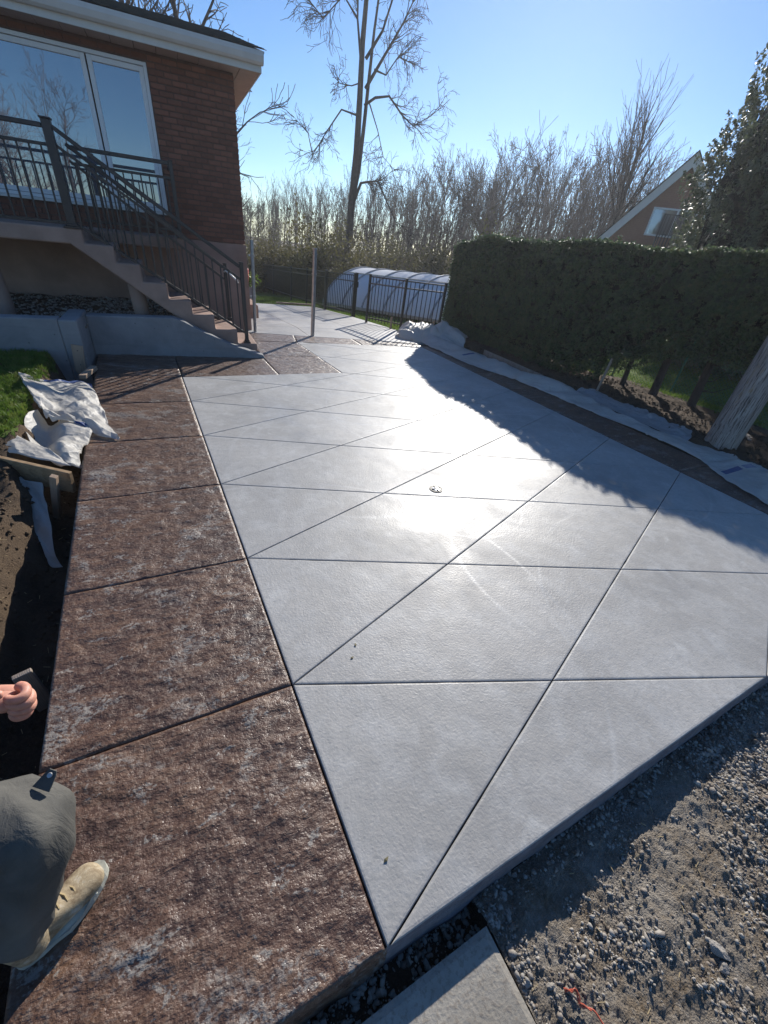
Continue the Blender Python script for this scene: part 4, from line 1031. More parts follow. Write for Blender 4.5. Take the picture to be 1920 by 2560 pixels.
for az0, az1, n, dmin, dmax, hs, lab in (
        (11.0, 20.5, 30, 34, 52, (.62, .86), 'leafless woods tree between the brick house and the lone tall tree'),
        (21., 33.5, 38, 32, 48, (.66, .92), 'leafless woods tree right of the lone tall tree above the pool'),
        (33.5, 42.0, 24, 30, 44, (.80, 1.05), 'leafless tree of the woods behind the far end of the hedge'),
        (42.0, 57.0, 54, 30, 46, (.84, 1.10), 'leafless tree in the dense stand behind the clipped hedge')):
    for i in range(n):
        az = az0+(az1-az0)*(i+rt.random())/n; d = rt.uniform(dmin, dmax); x, y = polar(az, d)
        vi = rt.randrange(8) if rt.random() < .5 else rt.randrange(6)
        place_tree(VAR[vi], x, y, terr(x, y)-.05, rt.uniform(0, 6.28), (3.0+d*skyt(az)*rt.uniform(.78, 1.12))/VH[vi], ('broad-crowned ' if vi > 5 else 'many-stemmed ' if vi % 3 == 0 else 'single-stemmed ')+lab, 'woods trees: '+lab)
# denser woods behind, one mass
wv = []; wf = []; off = 0
src = [tree_meshes(300+i, 9.5, .10, dict(SLIM, depth=2, kids=[16, 6], min=.02), BARKF, .05) for i in range(4)]
SH = max(mh(q_) for q_ in src)
srcs = []
for a, c in src:
    for m_ in (a, c):
        vv = np.empty(len(m_.vertices)*3, np.float32); m_.vertices.foreach_get('co', vv); ff = [tuple(p.vertices) for p in m_.polygons]; srcs.append((vv.reshape(-1, 3), np.array([f_ for f_ in ff if len(f_) == 4])))
rw_ = random.Random(77)
for i in range(270):
    az = rw_.uniform(6, 62); d = rw_.uniform(46, 80); x, y = polar(az, d)
    if rw_.random() < (.15 if az < 33 else .2): continue
    sc = (3.0+d*skyt(az)*rw_.uniform(.55, .92))/SH; an = rw_.uniform(0, 6.28); k = rw_.randrange(4)
    for vv, ff in srcs[2*k:2*k+2]:
        ca, sa = math.cos(an), math.sin(an); q = np.stack([(vv[:, 0]*ca-vv[:, 1]*sa)*sc+x, (vv[:, 0]*sa+vv[:, 1]*ca)*sc+y, vv[:, 2]*sc-1.2], -1); wv.append(q); wf.append(ff+off); off += len(q)
tag(link('woodland', mk('woodland', np.concatenate(wv), np.concatenate(wf), BARKF)), kind='stuff')
# undergrowth shrubs
def shrub_mesh(seed, n=6000):
    r = np.random.default_rng(seed); c = r.normal(0, 1, (46, 3))*np.array([.75, .75, .55]); c[:, 2] = abs(c[:, 2])*.9+.25
    P_ = np.concatenate([q+r.normal(0, .20, (n//46, 3)) for q in c]); V, Fq = leaf_cloud(P_, np.tile([0, 0, .6], (len(P_), 1)), .046, seed, 1.7, 1.)
    t = Tree(seed)
    for k in range(14): t.limb(Vector((t.r.uniform(-.3, .3), t.r.uniform(-.3, .3), 0)), Vector((t.r.uniform(-.7, .7), t.r.uniform(-.7, .7), 1)), .85, .02, 1, dict(SLIM, min=.006, depth=3, kids=[4, 5, 3], len=.5), t.cr)
    return mk('leaves', V, Fq, SHRUB), t.cr.mesh('stems', BARKF)
SV = [shrub_mesh(500+i) for i in range(4)]
rs_ = random.Random(8)
for i in range(64):
    az = 9+ (47-9)*(i+rs_.random())/64; d = rs_.uniform(25, 33); x, y = polar(az, d); sc = rs_.uniform(1.0, 1.5)*(1.0 if az < 17 else 1.25)
    lab = 'low budding shrub at the foot of the woods '+('left of the lone tall tree' if az < 22 else 'behind the pool cover' if az < 35 else 'behind the hedge')
    e = empty('shrub', (x, y, terr(x, y)-.1), (0, 0, rs_.uniform(0, 6.28)), lab, 'shrub', 'budding shrubs '+lab.split('woods ')[1]); e.scale = (sc, sc, sc*rs_.uniform(.85, 1.15))
    m1, m2 = SV[i % 4]; link('leaves', m1, e); link('stems', m2, e)
# the lone tall tree
lt = Tree(9); TB = Vector((10.75, 25.5, -1.15))
tp = [(0, 0, 0), (-.02, 0, 1.5), (-.05, 0, 4.2), (0.05, .02, 6.6), (.02, .02, 8.6), (-.02, .05, 10.5), (.1, .1, 13.5), (.2, .1, 16.)]
lt.tr.tube(tp, [.27, .215, .19, .165, .14, .12, .08, .03], 12, False)
t2 = [(.0, 0, 4.6), (.20, -.05, 5.9), (.30, -.08, 7.6), (.38, -.08, 9.3), (.50, 0, 11.), (.85, .05, 14.5)]
lt.tr.tube(t2, [.12, .11, .095, .08, .06, .02], 9, False)
RTH = Vector((RX.x, RX.y, 0)).normalized()
RTH = Vector((math.cos(R(23)), -math.sin(R(23)), 0))
def TPt(u, z, dep=0): return RTH*u*.84+Vector((0, 0, z))+Vector((math.sin(R(23)), math.cos(R(23)), 0))*dep
DROOP = dict(seg=[4, 5, 4, 4], wig=.26, up=-.03, tap=.8, min=.008, depth=3, kids=[3, 4, 3], start=[.1, .1, .2], spread=[.7, .7, .7], len=.58)
def arm(pts_, r0, nk=11, kl=1.0):
    n = len(pts_); lt.cr.tube(pts_, [r0*(1-.85*i/(n-1)) for i in range(n)], 6, False)
    for k in range(nk):
        t = lt.r.uniform(.35, 1)*(n-1); i = min(n-2, int(t)); q = Vector(pts_[i]).lerp(Vector(pts_[i+1]), t-i); d = (Vector(pts_[i+1])-Vector(pts_[i])).normalized()
        lt.limb(q, d+lt.rnd(1.1), kl*lt.r.uniform(.5, 1.1), .022, 1, DROOP, lt.cr)
arm([TPt(.1, 4.6), TPt(.45, 5.4), TPt(.9, 5.5), TPt(1.5, 5.6), TPt(1.85, 5.9)], .09, 16, 1.3)
arm([TPt(1.5, 5.6), TPt(2.1, 4.9), TPt(2.9, 4.0), TPt(3.6, 3.7)], .05, 8, .8)
arm([TPt(.3, 8.4), TPt(.9, 8.75), TPt(1.7, 8.9), TPt(2.6, 8.3), TPt(3.3, 8.0), TPt(4.3, 8.5), TPt(4.8, 9.0)], .07, 20, 1.0)
arm([TPt(-.1, 8.0), TPt(-1.0, 8.1), TPt(-1.8, 7.2), TPt(-2.6, 6.2), TPt(-3.2, 6.3)], .05, 14, 1.0)
arm([TPt(-2.6, 6.2), TPt(-2.9, 7.0), TPt(-3.9, 7.6)], .03, 8, .8)
arm([TPt(.6, 8.5), TPt(1.2, 7.6), TPt(1.7, 6.6), TPt(2.6, 6.1)], .035, 7, .8)
arm([TPt(.3, 9.0), TPt(1.2, 10.2), TPt(2.1, 11.4), TPt(3.0, 13.)], .09, 22, 1.1)
arm([TPt(.2, 10.0), TPt(1.0, 11.), TPt(1.6, 12.6), TPt(2.0, 14.)], .08, 18, 1.0)
arm([TPt(-.1, 10.0), TPt(-.4, 11.2), TPt(-.5, 12.6), TPt(-.8, 14.)], .06, 10, .9)
arm([TPt(-.4, 11.2), TPt(-1.2, 11.8), TPt(-2.2, 11.0), TPt(-3.0, 11.4)], .05, 18, 1.1)
arm([TPt(.1, 9.2), TPt(-.5, 9.0), TPt(-1.2, 9.0), TPt(-1.6, 9.3)], .035, 10, .7)
arm([TPt(.7, 9.7), TPt(1.4, 9.6), TPt(2.0, 10.3), TPt(2.6, 10.2)], .05, 16, 1.0)
arm([TPt(.15, 4.6), TPt(.5, 3.7), TPt(.6, 2.9)], .02, 5, .5)
arm([TPt(-.2, 11.8), TPt(-1.3, 12.6), TPt(-2.2, 13.8), TPt(-2.9, 14.2)], .06, 12, 1.1)
le = empty('tall_bare_tree', TB, label='lone tall leafless tree with a forked trunk and twisted side branches against the sky', cat='tree')
lt.tr.build('trunk', BARK, le, smooth=True); lt.cr.build('crown', BARK, le)
# fan shaped tree behind the neighbour's roof
fm = tree_meshes(611, 8.0, .24, dict(FAN, seg=[6, 7, 5, 3], kids=[8, 12, 5], start=[.74, .1, .2], len=[.74, .50, .45], spread=[.50, .48, .5], up=.09, tap=.6, min=.009), BARK, .03)
x, y = polar(51.8, 34); fe = place_tree(fm, x, y, -.9, 1.0, 12.4/mh(fm), 'large leafless tree with fan of upright branches behind the neighbouring roof')
fe.rotation_euler = (R(-1), R(2), 1.0)
bmh = tree_meshes(633, 5.4, .20, dict(BUSHY, kids=[14, 9, 6], len=.62), BARKF2, .03)
x, y = polar(38.4, 29); place_tree(bmh, x, y, -1.1, 2.2, 8.9/mh(bmh), 'broad pale budding tree standing in front of the woods right of the pool cover')
# trees behind the house
b1 = tree_meshes(651, 9.5, .20, dict(BUSHY, depth=3, kids=[16, 7, 5]), BARKF, .05, 2); b2 = tree_meshes(655, 9.5, .17, dict(BUSHY, wig=.2), BARKF, .05)
for (az, d, z, ms, sc, lab) in ((9.7, 27, -1.0, b1, .66, 'leafless tree just beyond the right corner of the brick house'),
                            (6.6, 21, -1.0, b2, 1.12, 'leafless tree whose twisted stems rise over the right end of the house roof'),
                            (3.2, 22, -1.0, b1, 1.12, 'leafless tree showing above the middle of the house roof'),
                            (-1.0, 23, -1.0, b2, 1.2, 'leafless treetop just above the left part of the house roof')):
    x, y = polar(az, d); place_tree(ms, x, y, z, d, sc, lab)
# trees and hedge across the street, behind the camera (they show in the window glass)
rb = random.Random(5)
for i in range(8):
    x = -17+i*1.35+rb.uniform(-.6, .6); y = -20-rb.uniform(0, 8); ms = (b1, b2, bmh)[i % 3] if i % 2 else VAR[i % 6]
    place_tree(ms, x, y, -.2, i*1.7, rb.uniform(.75, 1.1), 'leafless tree standing behind the viewer, mirrored in the house window', 'leafless trees mirrored in the window')
# ---------------------------------------------------------------- neighbour's house
_n = Vector((math.sin(R(54)), math.cos(R(54)), 0)); _l = Vector((_n.y, -_n.x, 0)); _b = Vector((CAM.x, CAM.y, -.9))+_n*27+_l*(1.18-4.68)
nh = empty('neighbour_house', _b, (0, 0, R(-54)), label='distant brick gabled house with white trimmed sloping roof seen over the hedge', cat='house')
NZ = .9
AX, AZ = 4.68, 6.80+NZ; LZ = 1.05+NZ; SL = (AZ-LZ)/AX
q = B(); q.extr([(.55, 0), (2*AX-.55, 0), (2*AX-.55, LZ+SL*.55-.5), (AX, AZ-.48), (.55, LZ+SL*.55-.5)], 'y', .45, 9); NB = mat_brick('far_red_brick', (.25, .115, .08), (.36, .19, .13)); wl = q.build('wall', NB, nh)
cb_ = B(); zz = 2.6
while zz < AZ-.6:       # courses seen above the hedge
    lo = (zz-LZ+.5)/SL+.1
    xx = max(.6, lo)+random.uniform(0, .2)
    while xx < 7.6 and xx < 2*AX-lo-.3:
        if not (3.78 < xx+.2 and xx < 5.75 and 4.52 < zz+.08 and zz < 5.80): cb_.box((xx, .436, zz), (xx+.22, .46, zz+.065))
        xx += .235
    zz += .078
tag(cb_.build('brickwork', NB, nh), kind='stuff')
for sgn in (1, -1):
    q = B()
    def PX(x): return AX+sgn*(x-AX)
    a = [(0, LZ), (AX, AZ), (AX, AZ-.52), (.0, LZ-.50)]; q.extr([(PX(x), z) for x, z in a], 'y', -.05, 0.0); q.build('fascia', WHITE, nh)
    q = B(); a = [(0.0, LZ-.40), (AX, AZ-.42), (AX, AZ-.46), (0.02, LZ-.44)]; q.extr([(PX(x), z) for x, z in a], 'y', .004, .46); q.build('soffit', SOFFIT, nh)
    q = B(); a = [(-.1, LZ-.06), (AX, AZ+.06), (AX, AZ-.02), (-.1, LZ-.14)]; q.extr([(PX(x), z) for x, z in a], 'y', -.09, 9.2); q.build('roof', SHING, nh)
q = B(); frame(q, 3.80, 5.70, 4.60, 5.72, .07, .38, .46); q.box((4.84, .385, 4.67), (4.91, .45, 5.65)); wn = q.build('window', VINYL, nh)
for a, c in ((3.87, 4.84), (4.91, 5.63)): q = B(); q.add([(a, .43, 4.67), (c, .43, 4.67), (c, .43, 5.65), (a, .43, 5.65)], [(0, 1, 2, 3)]); q.build('pane', GLASSN, wn)
bl = empty('balcony_railing', _b+_l*5.35-_n*.4+Vector((0, 0, 4.05)), (0, 0, R(-54)), label='dark balcony railing with white stair balusters below the window of the distant house', cat='railing')
q = B(); q.bar((-1.0, 0, 1.35), (.45, 0, 1.35), .06, .05); q.bar((-1.0, 0, .1), (.45, 0, .1), .06, .05); q.box((-1.03, -.04, -.8), (-.96, .04, 1.4)); q.build('rail', BLACK, bl)
for k in range(11): q = B(); x = -.9+k*.13; q.box((x-.022, -.02, .1), (x+.022, .02, 1.35)); q.build('baluster', BLACK, bl)
q = B(); q.bar((.5, 0, 1.45), (2.2, 0, .25), .07, .06); q.build('white_handrail', VINYL, bl)
for k in range(11): q = B(); x = .55+k*.15; z = 1.42-(x-.5)*.70; q.box((x-.03, -.02, z-1.2), (x+.03, .02, z)); q.build('white_baluster', VINYL, bl)
# ---------------------------------------------------------------- utility pole
up_ = empty('utility_pole', (6.72, 2.38, -.12), (R(.6), R(-.4), .4), 'thick weathered grey timber utility pole standing in the soil on the right', 'utility pole')
q = bmesh.new(); bmesh.ops.create_cone(q, cap_ends=True, segments=40, radius1=.205, radius2=.13, depth=9); bmesh.ops.translate(q, verts=q.verts, vec=(0, 0, 4.4))
bmesh.ops.subdivide_edges(q, edges=[e for e in q.edges if abs((e.verts[0].co-e.verts[1].co).z) > 1], cuts=60)
for v in q.verts:
    a = math.atan2(v.co.y, v.co.x); k = 1+.05*noise.noise(Vector((math.cos(a)*3, math.sin(a)*3, v.co.z*.25)))+.03*noise.noise(Vector((math.cos(a)*12, math.sin(a)*12, v.co.z*.4)))+.10*max(0, .4-v.co.z)*abs(noise.noise(Vector((a*2, 0, v.co.z*3))))*3; v.co.x *= k; v.co.y *= k
me = bpy.data.meshes.new('shaft'); q.to_mesh(me); q.free(); me.materials.append(POLE); me.polygons.foreach_set('use_smooth', np.ones(len(me.polygons), bool)); link('shaft', me, up_)
# ---------------------------------------------------------------- sheets of plastic
def catmull(P_, t):
    n = len(P_)-1; x = min(max(t, 0), .99999)*n; i = int(x); u = x-i
    g = lambda k: Vector(P_[min(max(k, 0), n)]); a, b_, c, d = g(i-1), g(i), g(i+1), g(i+2)
    return .5*((2*b_)+(c-a)*u+(2*a-5*b_+4*c-d)*u*u+(3*b_-a-3*c+d)*u**3)
def crease(x, y, s):   # folded facets: triangle waves along several directions
    v = 0; am = 1.; r_ = 0
    for k, an in enumerate((.3, 1.9, 1.1, 2.7, .75)):
        u = (x*math.cos(an)+y*math.sin(an))*s*(.55+.33*k)+1.3*noise.noise(Vector((x*1.1, y*1.1, k*5.)))
        f_ = abs((u % 1.0)*2-1)*2-1; g_ = .5+.5*noise.noise(Vector((x*2.1, y*2.1, 11+k)))*1.6
        v += am*f_*max(0, g_); am *= .72
    return v
def sheet(rows, nu, nv, amp, seed, mats, zfloor=None, mfn=None, s=2.2, ragged=.02):
    """rows: list of 3D polylines (edge curves); surface is lofted through them"""
    V = []
    for j in range(nv+1):
        tv = j/nv
        for i in range(nu+1):
            tu = i/nu; pts_ = [catmull(r_, tu) for r_ in rows]; p = catmull(pts_, tv)
            L = (Vector(rows[0][0])-Vector(rows[0][-1])).length
            x, y = tu*L+seed, tv*1.0*(Vector(rows[0][0])-Vector(rows[-1][0])).length+seed*.7
            c = crease(x, y, s)
            p = p+Vector((.35*amp*noise.noise(Vector((x*3, y*3, 1))), .35*amp*noise.noise(Vector((x*3, y*3, 5))), amp*(c*.5)))
            if j in (0, nv) or i in (0, nu): p += Vector((ragged*noise.noise(Vector((p.x*9, p.y*9, 2))), ragged*noise.noise(Vector((p.x*9, p.y*9, 7))), -.3*amp))
            if zfloor is not None: zz = zfloor(p.x, p.y)+.006; p.z = max(p.z, zz+.004*max(0, c))
            V.append(p[:])
    idx = np.arange((nu+1)*(nv+1)).reshape(nv+1, nu+1); f = np.stack([idx[:-1, :-1], idx[:-1, 1:], idx[1:, 1:], idx[1:, :-1]], -1).reshape(-1, 4)
    mi = [mfn((k % nu+.5)/nu, (k//nu+.5)/nv) if mfn else 0 for k in range(len(f))]
    return mk('plastic_sheet', V, f, mats, True, mi)
def gz(x, y):
    if -1.0 < x < 5.8 and 0 < y < 15: return slopez(y)+.004
    return terr(x, y)
# left: crumpled over the trench
rows = [[(-1.60, 5.45, .24), (-1.35, 5.47, .13), (-1.12, 5.58, .07), (-.98, 5.50, .05)],
        [(-1.45, 4.95, .20), (-1.25, 5.0, .08), (-1.02, 5.05, .12), (-.90, 5.02, .07)],
        [(-1.33, 4.55, .16), (-1.20, 4.5, .10), (-1.02, 4.55, .13), (-.84, 4.55, .05)],
        [(-1.22, 4.30, .13), (-1.05, 4.22, .14), (-.92, 4.15, .09), (-.71, 4.02, .03)]]
ps = tag(link('plastic_sheet', sheet(rows, 110, 96, .085, 3.0, [PLAST, PLASTB], lambda x, y: gz(x, y) if x > -1 else -9, lambda u, v: 1 if (v < .07 and u > .25) or (v > .93 and .38 < u < .62) else 0, 3.2)), 'crumpled white plastic sheet with blue print lying over the left edge of the brown walkway', 'plastic sheet')
rows = [[(-1.36, 4.60, .16), (-1.28, 4.42, .02), (-1.15, 4.40, .08), (-1.00, 4.45, .12)],
        [(-1.40, 4.22, .14), (-1.28, 4.10, -.02), (-1.12, 4.06, .10), (-.93, 4.1, .06)],
        [(-1.35, 3.90, .10), (-1.25, 3.82, .0), (-1.12, 3.80, .08), (-.99, 3.80, .03)],
        [(-1.22, 3.68, .06), (-1.15, 3.60, .04), (-1.08, 3.56, .05), (-1.02, 3.58, .0)]]
tag(link('plastic_sheet', sheet(rows, 90, 80, .07, 8.0, [PLAST], lambda x, y: gz(x, y) if x > -.99 else -9, None, 3.4)), 'bunched white plastic sheet sagging into the trench between the grass bank and the form board', 'plastic sheet')
rows = [[(-1.95, 4.35, .17), (-1.70, 4.18, .155), (-1.45, 3.98, .14), (-1.18, 3.72, .09)],
        [(-1.95, 4.15, .14), (-1.68, 4.00, .145), (-1.40, 3.80, .12), (-1.10, 3.58, .075)],
        [(-1.92, 4.00, .10), (-1.64, 3.86, .10), (-1.36, 3.66, .09), (-1.05, 3.47, .06)]]
tag(link('plastic_sheet', sheet(rows, 60, 20, .025, 13.0, [PLAST], None, None, 3.0)), 'narrow strip of white plastic folded over the top of the form board on the left', 'plastic sheet')
rows = [[(-1.44, 3.62, -.02), (-1.36, 3.50, -.03), (-1.24, 3.40, -.04)],
        [(-1.42, 3.40, -.14), (-1.30, 3.22, -.16), (-1.20, 3.10, -.17)],
        [(-1.30, 3.06, -.23), (-1.22, 2.88, -.27), (-1.16, 2.80, -.28)],
        [(-1.22, 2.80, -.31), (-1.18, 2.72, -.33), (-1.13, 2.70, -.34)]]
tag(link('plastic_sheet', sheet(rows, 26, 46, .03, 17.0, [PLAST], None, None, 3.0)), 'torn tail of white plastic hanging down into the trench below the form board', 'plastic sheet')
# right: long strip along the border
inn = [(5.32, 8.55, .05), (5.22, 7.9, .03), (5.25, 7.2, .03), (5.30, 6.4, .03), (5.52, 5.7, .03), (5.62, 5.0, .03), (5.66, 4.33, .03), (5.70, 3.6, .03), (5.80, 2.95, .03), (5.74, 2.2, .03), (5.47, 1.75, .03), (5.25, 1.22, .03), (5.32, .6, .03), (5.3, -.4, .03)]
mid = [(5.62, 8.50, .17), (5.66, 7.9, .13), (5.72, 7.2, .12), (5.76, 6.4, .12), (5.84, 5.7, .13), (5.95, 5.0, .14), (6.00, 4.33, .10), (5.93, 3.6, .07), (6.02, 2.95, .07), (6.05, 2.2, .06), (6.00, 1.75, .06), (6.0, 1.22, .06), (6.0, .6, .05), (6.0, -.4, .05)]
out = [(6.05, 8.60, .05), (6.1, 7.9, .02), (6.14, 7.2, .02), (6.10, 6.4, .03), (6.12, 5.7, .04), (6.34, 5.0, .05), (6.28, 4.5, .04), (6.10, 3.4, .02), (6.22, 2.9, .02), (6.38, 2.3, .02), (6.44, 1.75, .02), (6.5, 1.22, .02), (6.6, .6, .02), (6.8, -.4, .02)]
me = sheet([inn, mid, out], 330, 26, .055, 21.0, [PLAST, PRINT], lambda x, y: .012 if x < 5.8 else terr(x, y)+.01, lambda u, v: 1 if (.760 < u < .772 and .12 < v < .9 and abs(v-.5) > .05) or (.175 < u < .183 and .2 < v < .5) else 0, 1.5)
tag(link('plastic_sheet', me), 'long dusty white plastic sheet rolled along the right side of the driveway', 'plastic sheet')
rows = [[(6.20, 4.75, .02), (6.25, 3.9, .02), (6.18, 3.0, .02), (6.30, 2.62, .0)], [(6.55, 4.75, .03), (6.55, 3.9, .03), (6.50, 3.1, .02), (6.48, 2.66, .01)], [(6.80, 4.62, .05), (6.76, 3.9, .04), (6.72, 3.2, .03), (6.66, 2.78, .02)]]
tag(link('grey_sheet', sheet(rows, 60, 20, .012, 31.0, [PLASTG], lambda x, y: terr(x, y)+.02, None, 1.6)), 'flat grey plastic sheet lying on the soil under the hedge beside the utility pole', 'plastic sheet')
rows = [[(4.95, 8.75, .02), (5.2, 8.40, .03), (5.7, 8.10, .05), (6.1, 7.75, .05)],
        [(5.05, 9.1, .16), (5.45, 8.75, .24), (5.9, 8.45, .26), (6.35, 8.1, .16)],
        [(5.25, 9.35, .14), (5.75, 9.1, .30), (6.2, 8.8, .34), (6.6, 8.4, .22)],
        [(5.45, 9.45, .02), (6.0, 9.35, .06), (6.5, 9.2, .06), (6.85, 8.8, .04)]]
tag(link('plastic_sheet', sheet(rows, 80, 64, .15, 41.0, [PLAST], lambda x, y: max(gz(x, y), -.02), None, 2.6, .05)), 'big crumpled heap of white plastic at the end of the hedge by the pool fence', 'plastic sheet')
# ---------------------------------------------------------------- boards and stakes
fb = empty('form_board', (-1.04, 3.36, -.10), (0, 0, 0), 'weathered form board plank propped across the trench with white plastic on top', 'board')
a = Vector((0, 0, .065)); c = Vector((-1.75, 1.18, .19))
q = B(); q.bar(a, c, .038, .18, ch=.004); q.build('plank', WOODX, fb)
sk = empty('wooden_stake', (-1.20, 3.36, -.36), (R(9), R(16), R(-20)), 'short tan stake nailed under the form board in the trench', 'stake'); q = B(); q.box((-.045, -.012, -.05), (.0, .03, .46), ch=.003); q.build('stake', WOODZ, sk)
sk = empty('wooden_stake', (-1.115, 1.60, -.40), (R(4), R(-4), R(15)), 'dusty grey stake standing in the trench just above the hand', 'stake'); q = B(); q.box((-.035, -.015, -.05), (.04, .012, .34), ch=.003); q.build('stake', STAKEW, sk)
sk = empty('wooden_stake', (W(-2.56, -2.80, 0).x, W(-2.56, -2.80, 0).y, -.1), (R(-6), R(4), R(-4)), 'pale timber stake with two nail holes leaning on the corner of the retaining wall', 'stake')
q = B(); q.extr([(-.055, .05), (.03, -.05), (.055, .05), (.06, .36), (-.06, .37)], 'y', -.018, .018); st_ = q.build('stake', WOODZ, sk); q = B(); q.tube([(0, -.022, .30), (0, -.017, .30)], .006, 8); q.tube([(.01, -.022, .13), (.01, -.017, .13)], .006, 8); q.build('nail_head', DARK, sk)
sk = empty('form_board', (W(-2.42, -3.15, .02).x, W(-2.42, -3.15, .02).y, .01), (0, 0, R(75)), 'short pale board end lying beside the foot of the retaining wall corner', 'board'); q = B(); q.box((-.20, -.035, 0), (.22, .035, .05), ch=.004); q.build('plank', WOODZ, sk)
for (x, y, z, h, lab, rx, ry) in ((5.33, 9.95, -.05, .30, 'short wooden stake left of the black fence panel foot', -6, 5), (5.60, 9.42, -.02, .30, 'short wooden stake in front of the middle black fence post', 8, -4), (6.15, 9.32, -.02, .34, 'short split wooden stake nearest the hedge by the black fence', 5, 9)):
    sk = empty('wooden_stake', (x, y, z), (R(rx), R(ry), .3), lab, 'stake'); q = B(); q.box((-.03, -.012, -.05), (.028, .012, h), ch=.003); q.build('stake', WOODZ, sk)
sk = empty('wooden_stake', (6.80, 4.62, .02), (R(3), R(5), R(25)), 'splintered pair of grey brown slats standing as a stake in front of the hedge trunks', 'stake')
for o_, h in ((-.05, .62), (.022, .56)):
    q = B(); q.box((o_-.028, -.012, -.12), (o_+.024, .014, h), ch=.004); q.build('slat', STAKEW, sk)
sk = empty('form_board', (6.18, 6.1, 0), label='thin form board edge showing behind the white plastic strip under the hedge', cat='board'); q = B(); q.bar((-.05, -.75, .06), (.03, 1.1, .07), .03, .14, ch=.004); q.build('plank', STAKEW, sk)
sk = empty('form_board', (4.55, 15.5, -.42), label='pale form board lying on the grass at the far edge of the patio', cat='board'); q = B(); q.bar((-.7, .0, .04), (.6, .06, .04), .1, .04); q.build('plank', WOODZ, sk)
cs_ = empty('concrete_curb_stone', (7.75, 2.55, -.08), (0, 0, .3), 'small block of pale concrete on the soil right of the utility pole', 'curb stone'); q = B(); q.box((-.15, -.5, 0), (.25, .35, .09), ch=.02); q.build('block', ROCK, cs_)
# drain fitting
dr = empty('floor_drain', (1.79, 2.43, .0015), label='small round metal drain fitting set in the grey driveway', cat='drain')
q = B(); q.tube([(0, 0, 0), (0, 0, .004)], .062, 28); q.build('rim', DARK, dr, smooth=False)
q = B(); n = 24
v = [(0, 0, .009)]+[(math.cos(6.2832*k/n)*.034, math.sin(6.2832*k/n)*.034, .0055) for k in range(n)]; q.add(v, [(0, 1+k, 1+(k+1) % n) for k in range(n)]); q.build('cap', CHROME, dr, smooth=True)
q = B(); q.bar((-.044, 0, .008), (.044, 0, .008), .008, .005); q.bar((0, -.044, .008), (0, .044, .008), .008, .005); q.build('grille', DARK, dr)
# form pin near the knee, leaves on the driveway, orange cord
fp = empty('form_pin', (-1.01, .955, -.02), (R(8), R(-5), 0), 'small steel pin poking up at the walkway edge above the knee', 'pin'); q = B(); q.tube([(0, 0, -.1), (0, 0, .075)], .006, 8); q.build('pin', STEEL, fp)
LEAFM = plain('dried_leaf', (.13, .11, .05), .7, .3, 60)
for (x, y, a, lab) in ((.33, 1.03, .4, 'small dark leaf on the driveway above its twin near the walkway'), (.38, 1.10, 1.2, 'smaller dark leaf just right of the other on the lower driveway'), (.10, .20, .3, 'tiny pointed leaf lying alone near the bottom corner of the driveway')):
    q = B(); q.add([(-.014, 0, .001), (-.004, .006, .004), (.014, .002, .001), (0, -.006, .003)], [(0, 3, 1), (1, 3, 2)]); tag(q.build('dry_leaf', LEAFM, loc=(x, y, .0012), rot=(0, 0, a)), lab, 'leaf')
q = B(); cp_ = [(.50, -.33, -.108), (.53, -.345, -.10), (.525, -.375, -.112), (.55, -.40, -.10), (.56, -.44, -.108), (.585, -.47, -.115), (.60, -.52, -.118)]
q.tube([tuple(catmull(cp_, k/40)) for k in range(41)], .0028, 6); q.tube([tuple(catmull(cp_, k/40)+Vector((.004*math.sin(k*.9), .006*math.cos(k*.9), .004))) for k in range(20)], .0024, 6)
tag(q.build('orange_cord', ORANGE), 'short frayed orange cord on the gravel near the bottom by the old slab', 'cord')
# red thing and pot by the corner
cn = empty('red_container', W(.10, 1.7, 0), label='red plastic container standing behind the corner of the brick house', cat='container')
q = B(); q.tube([(0, 0, .42), (0, 0, .47), (0, 0, .95), (.0, 0, 1.0)], [.10, .12, .14, .10], 16); q.build('body', RED, cn, smooth=True); q = B(); q.tube([(0, 0, 1.0), (0, 0, 1.04)], .115, 16); q.build('lid', RED, cn)
pp_ = empty('potted_plant', W(.42, 3.2, .0), label='small grey pot with green leaves beyond the house corner', cat='potted plant')
q = B(); q.tube([(0, 0, -.1), (0, 0, .45)], [.12, .17], 14); q.build('pot', WALLC, pp_, smooth=True)
r = np.random.default_rng(2); P_ = r.normal(0, .1, (260, 3))+np.array([0, 0, .6]); V, Fq = leaf_cloud(P_, np.tile([0, 0, 1.], (260, 1)), .05, 1, 2.); link('leaves', mk('leaves', V, Fq, GRASS), pp_)
# ---------------------------------------------------------------- crouching worker
def skin_obj(name, verts, edges, radii, mat, parent, sub=2, root=0, disp=None):
    me = bpy.data.meshes.new(name); me.from_pydata([tuple(v) for v in verts], edges, []); o = link(name, me, None)
    sm = o.modifiers.new('skin', 'SKIN'); sm.use_smooth_shade = True; sm.branch_smoothing = .6
    if not me.skin_vertices: me.skin_vertices.new()
    for i, rr in enumerate(radii):
        rr = rr if isinstance(rr, tuple) else (rr, rr); me.skin_vertices[0].data[i].radius = rr
    me.skin_vertices[0].data[root].use_root = True
    ss = o.modifiers.new('sub', 'SUBSURF'); ss.levels = sub; ss.render_levels = sub
    dg = bpy.context.evaluated_depsgraph_get(); me2 = bpy.data.meshes.new_from_object(o.evaluated_get(dg)); me2.name = name
    bpy.data.objects.remove(o); me2.materials.clear(); me2.materials.append(mat)
    if disp:
        for v in me2.vertices: v.co = disp(v.co.copy(), v.normal.copy())
    me2.polygons.foreach_set('use_smooth', np.ones(len(me2.polygons), bool))
    return link(name, me2, parent)
HERE = Vector((-1.1, .55, 0))
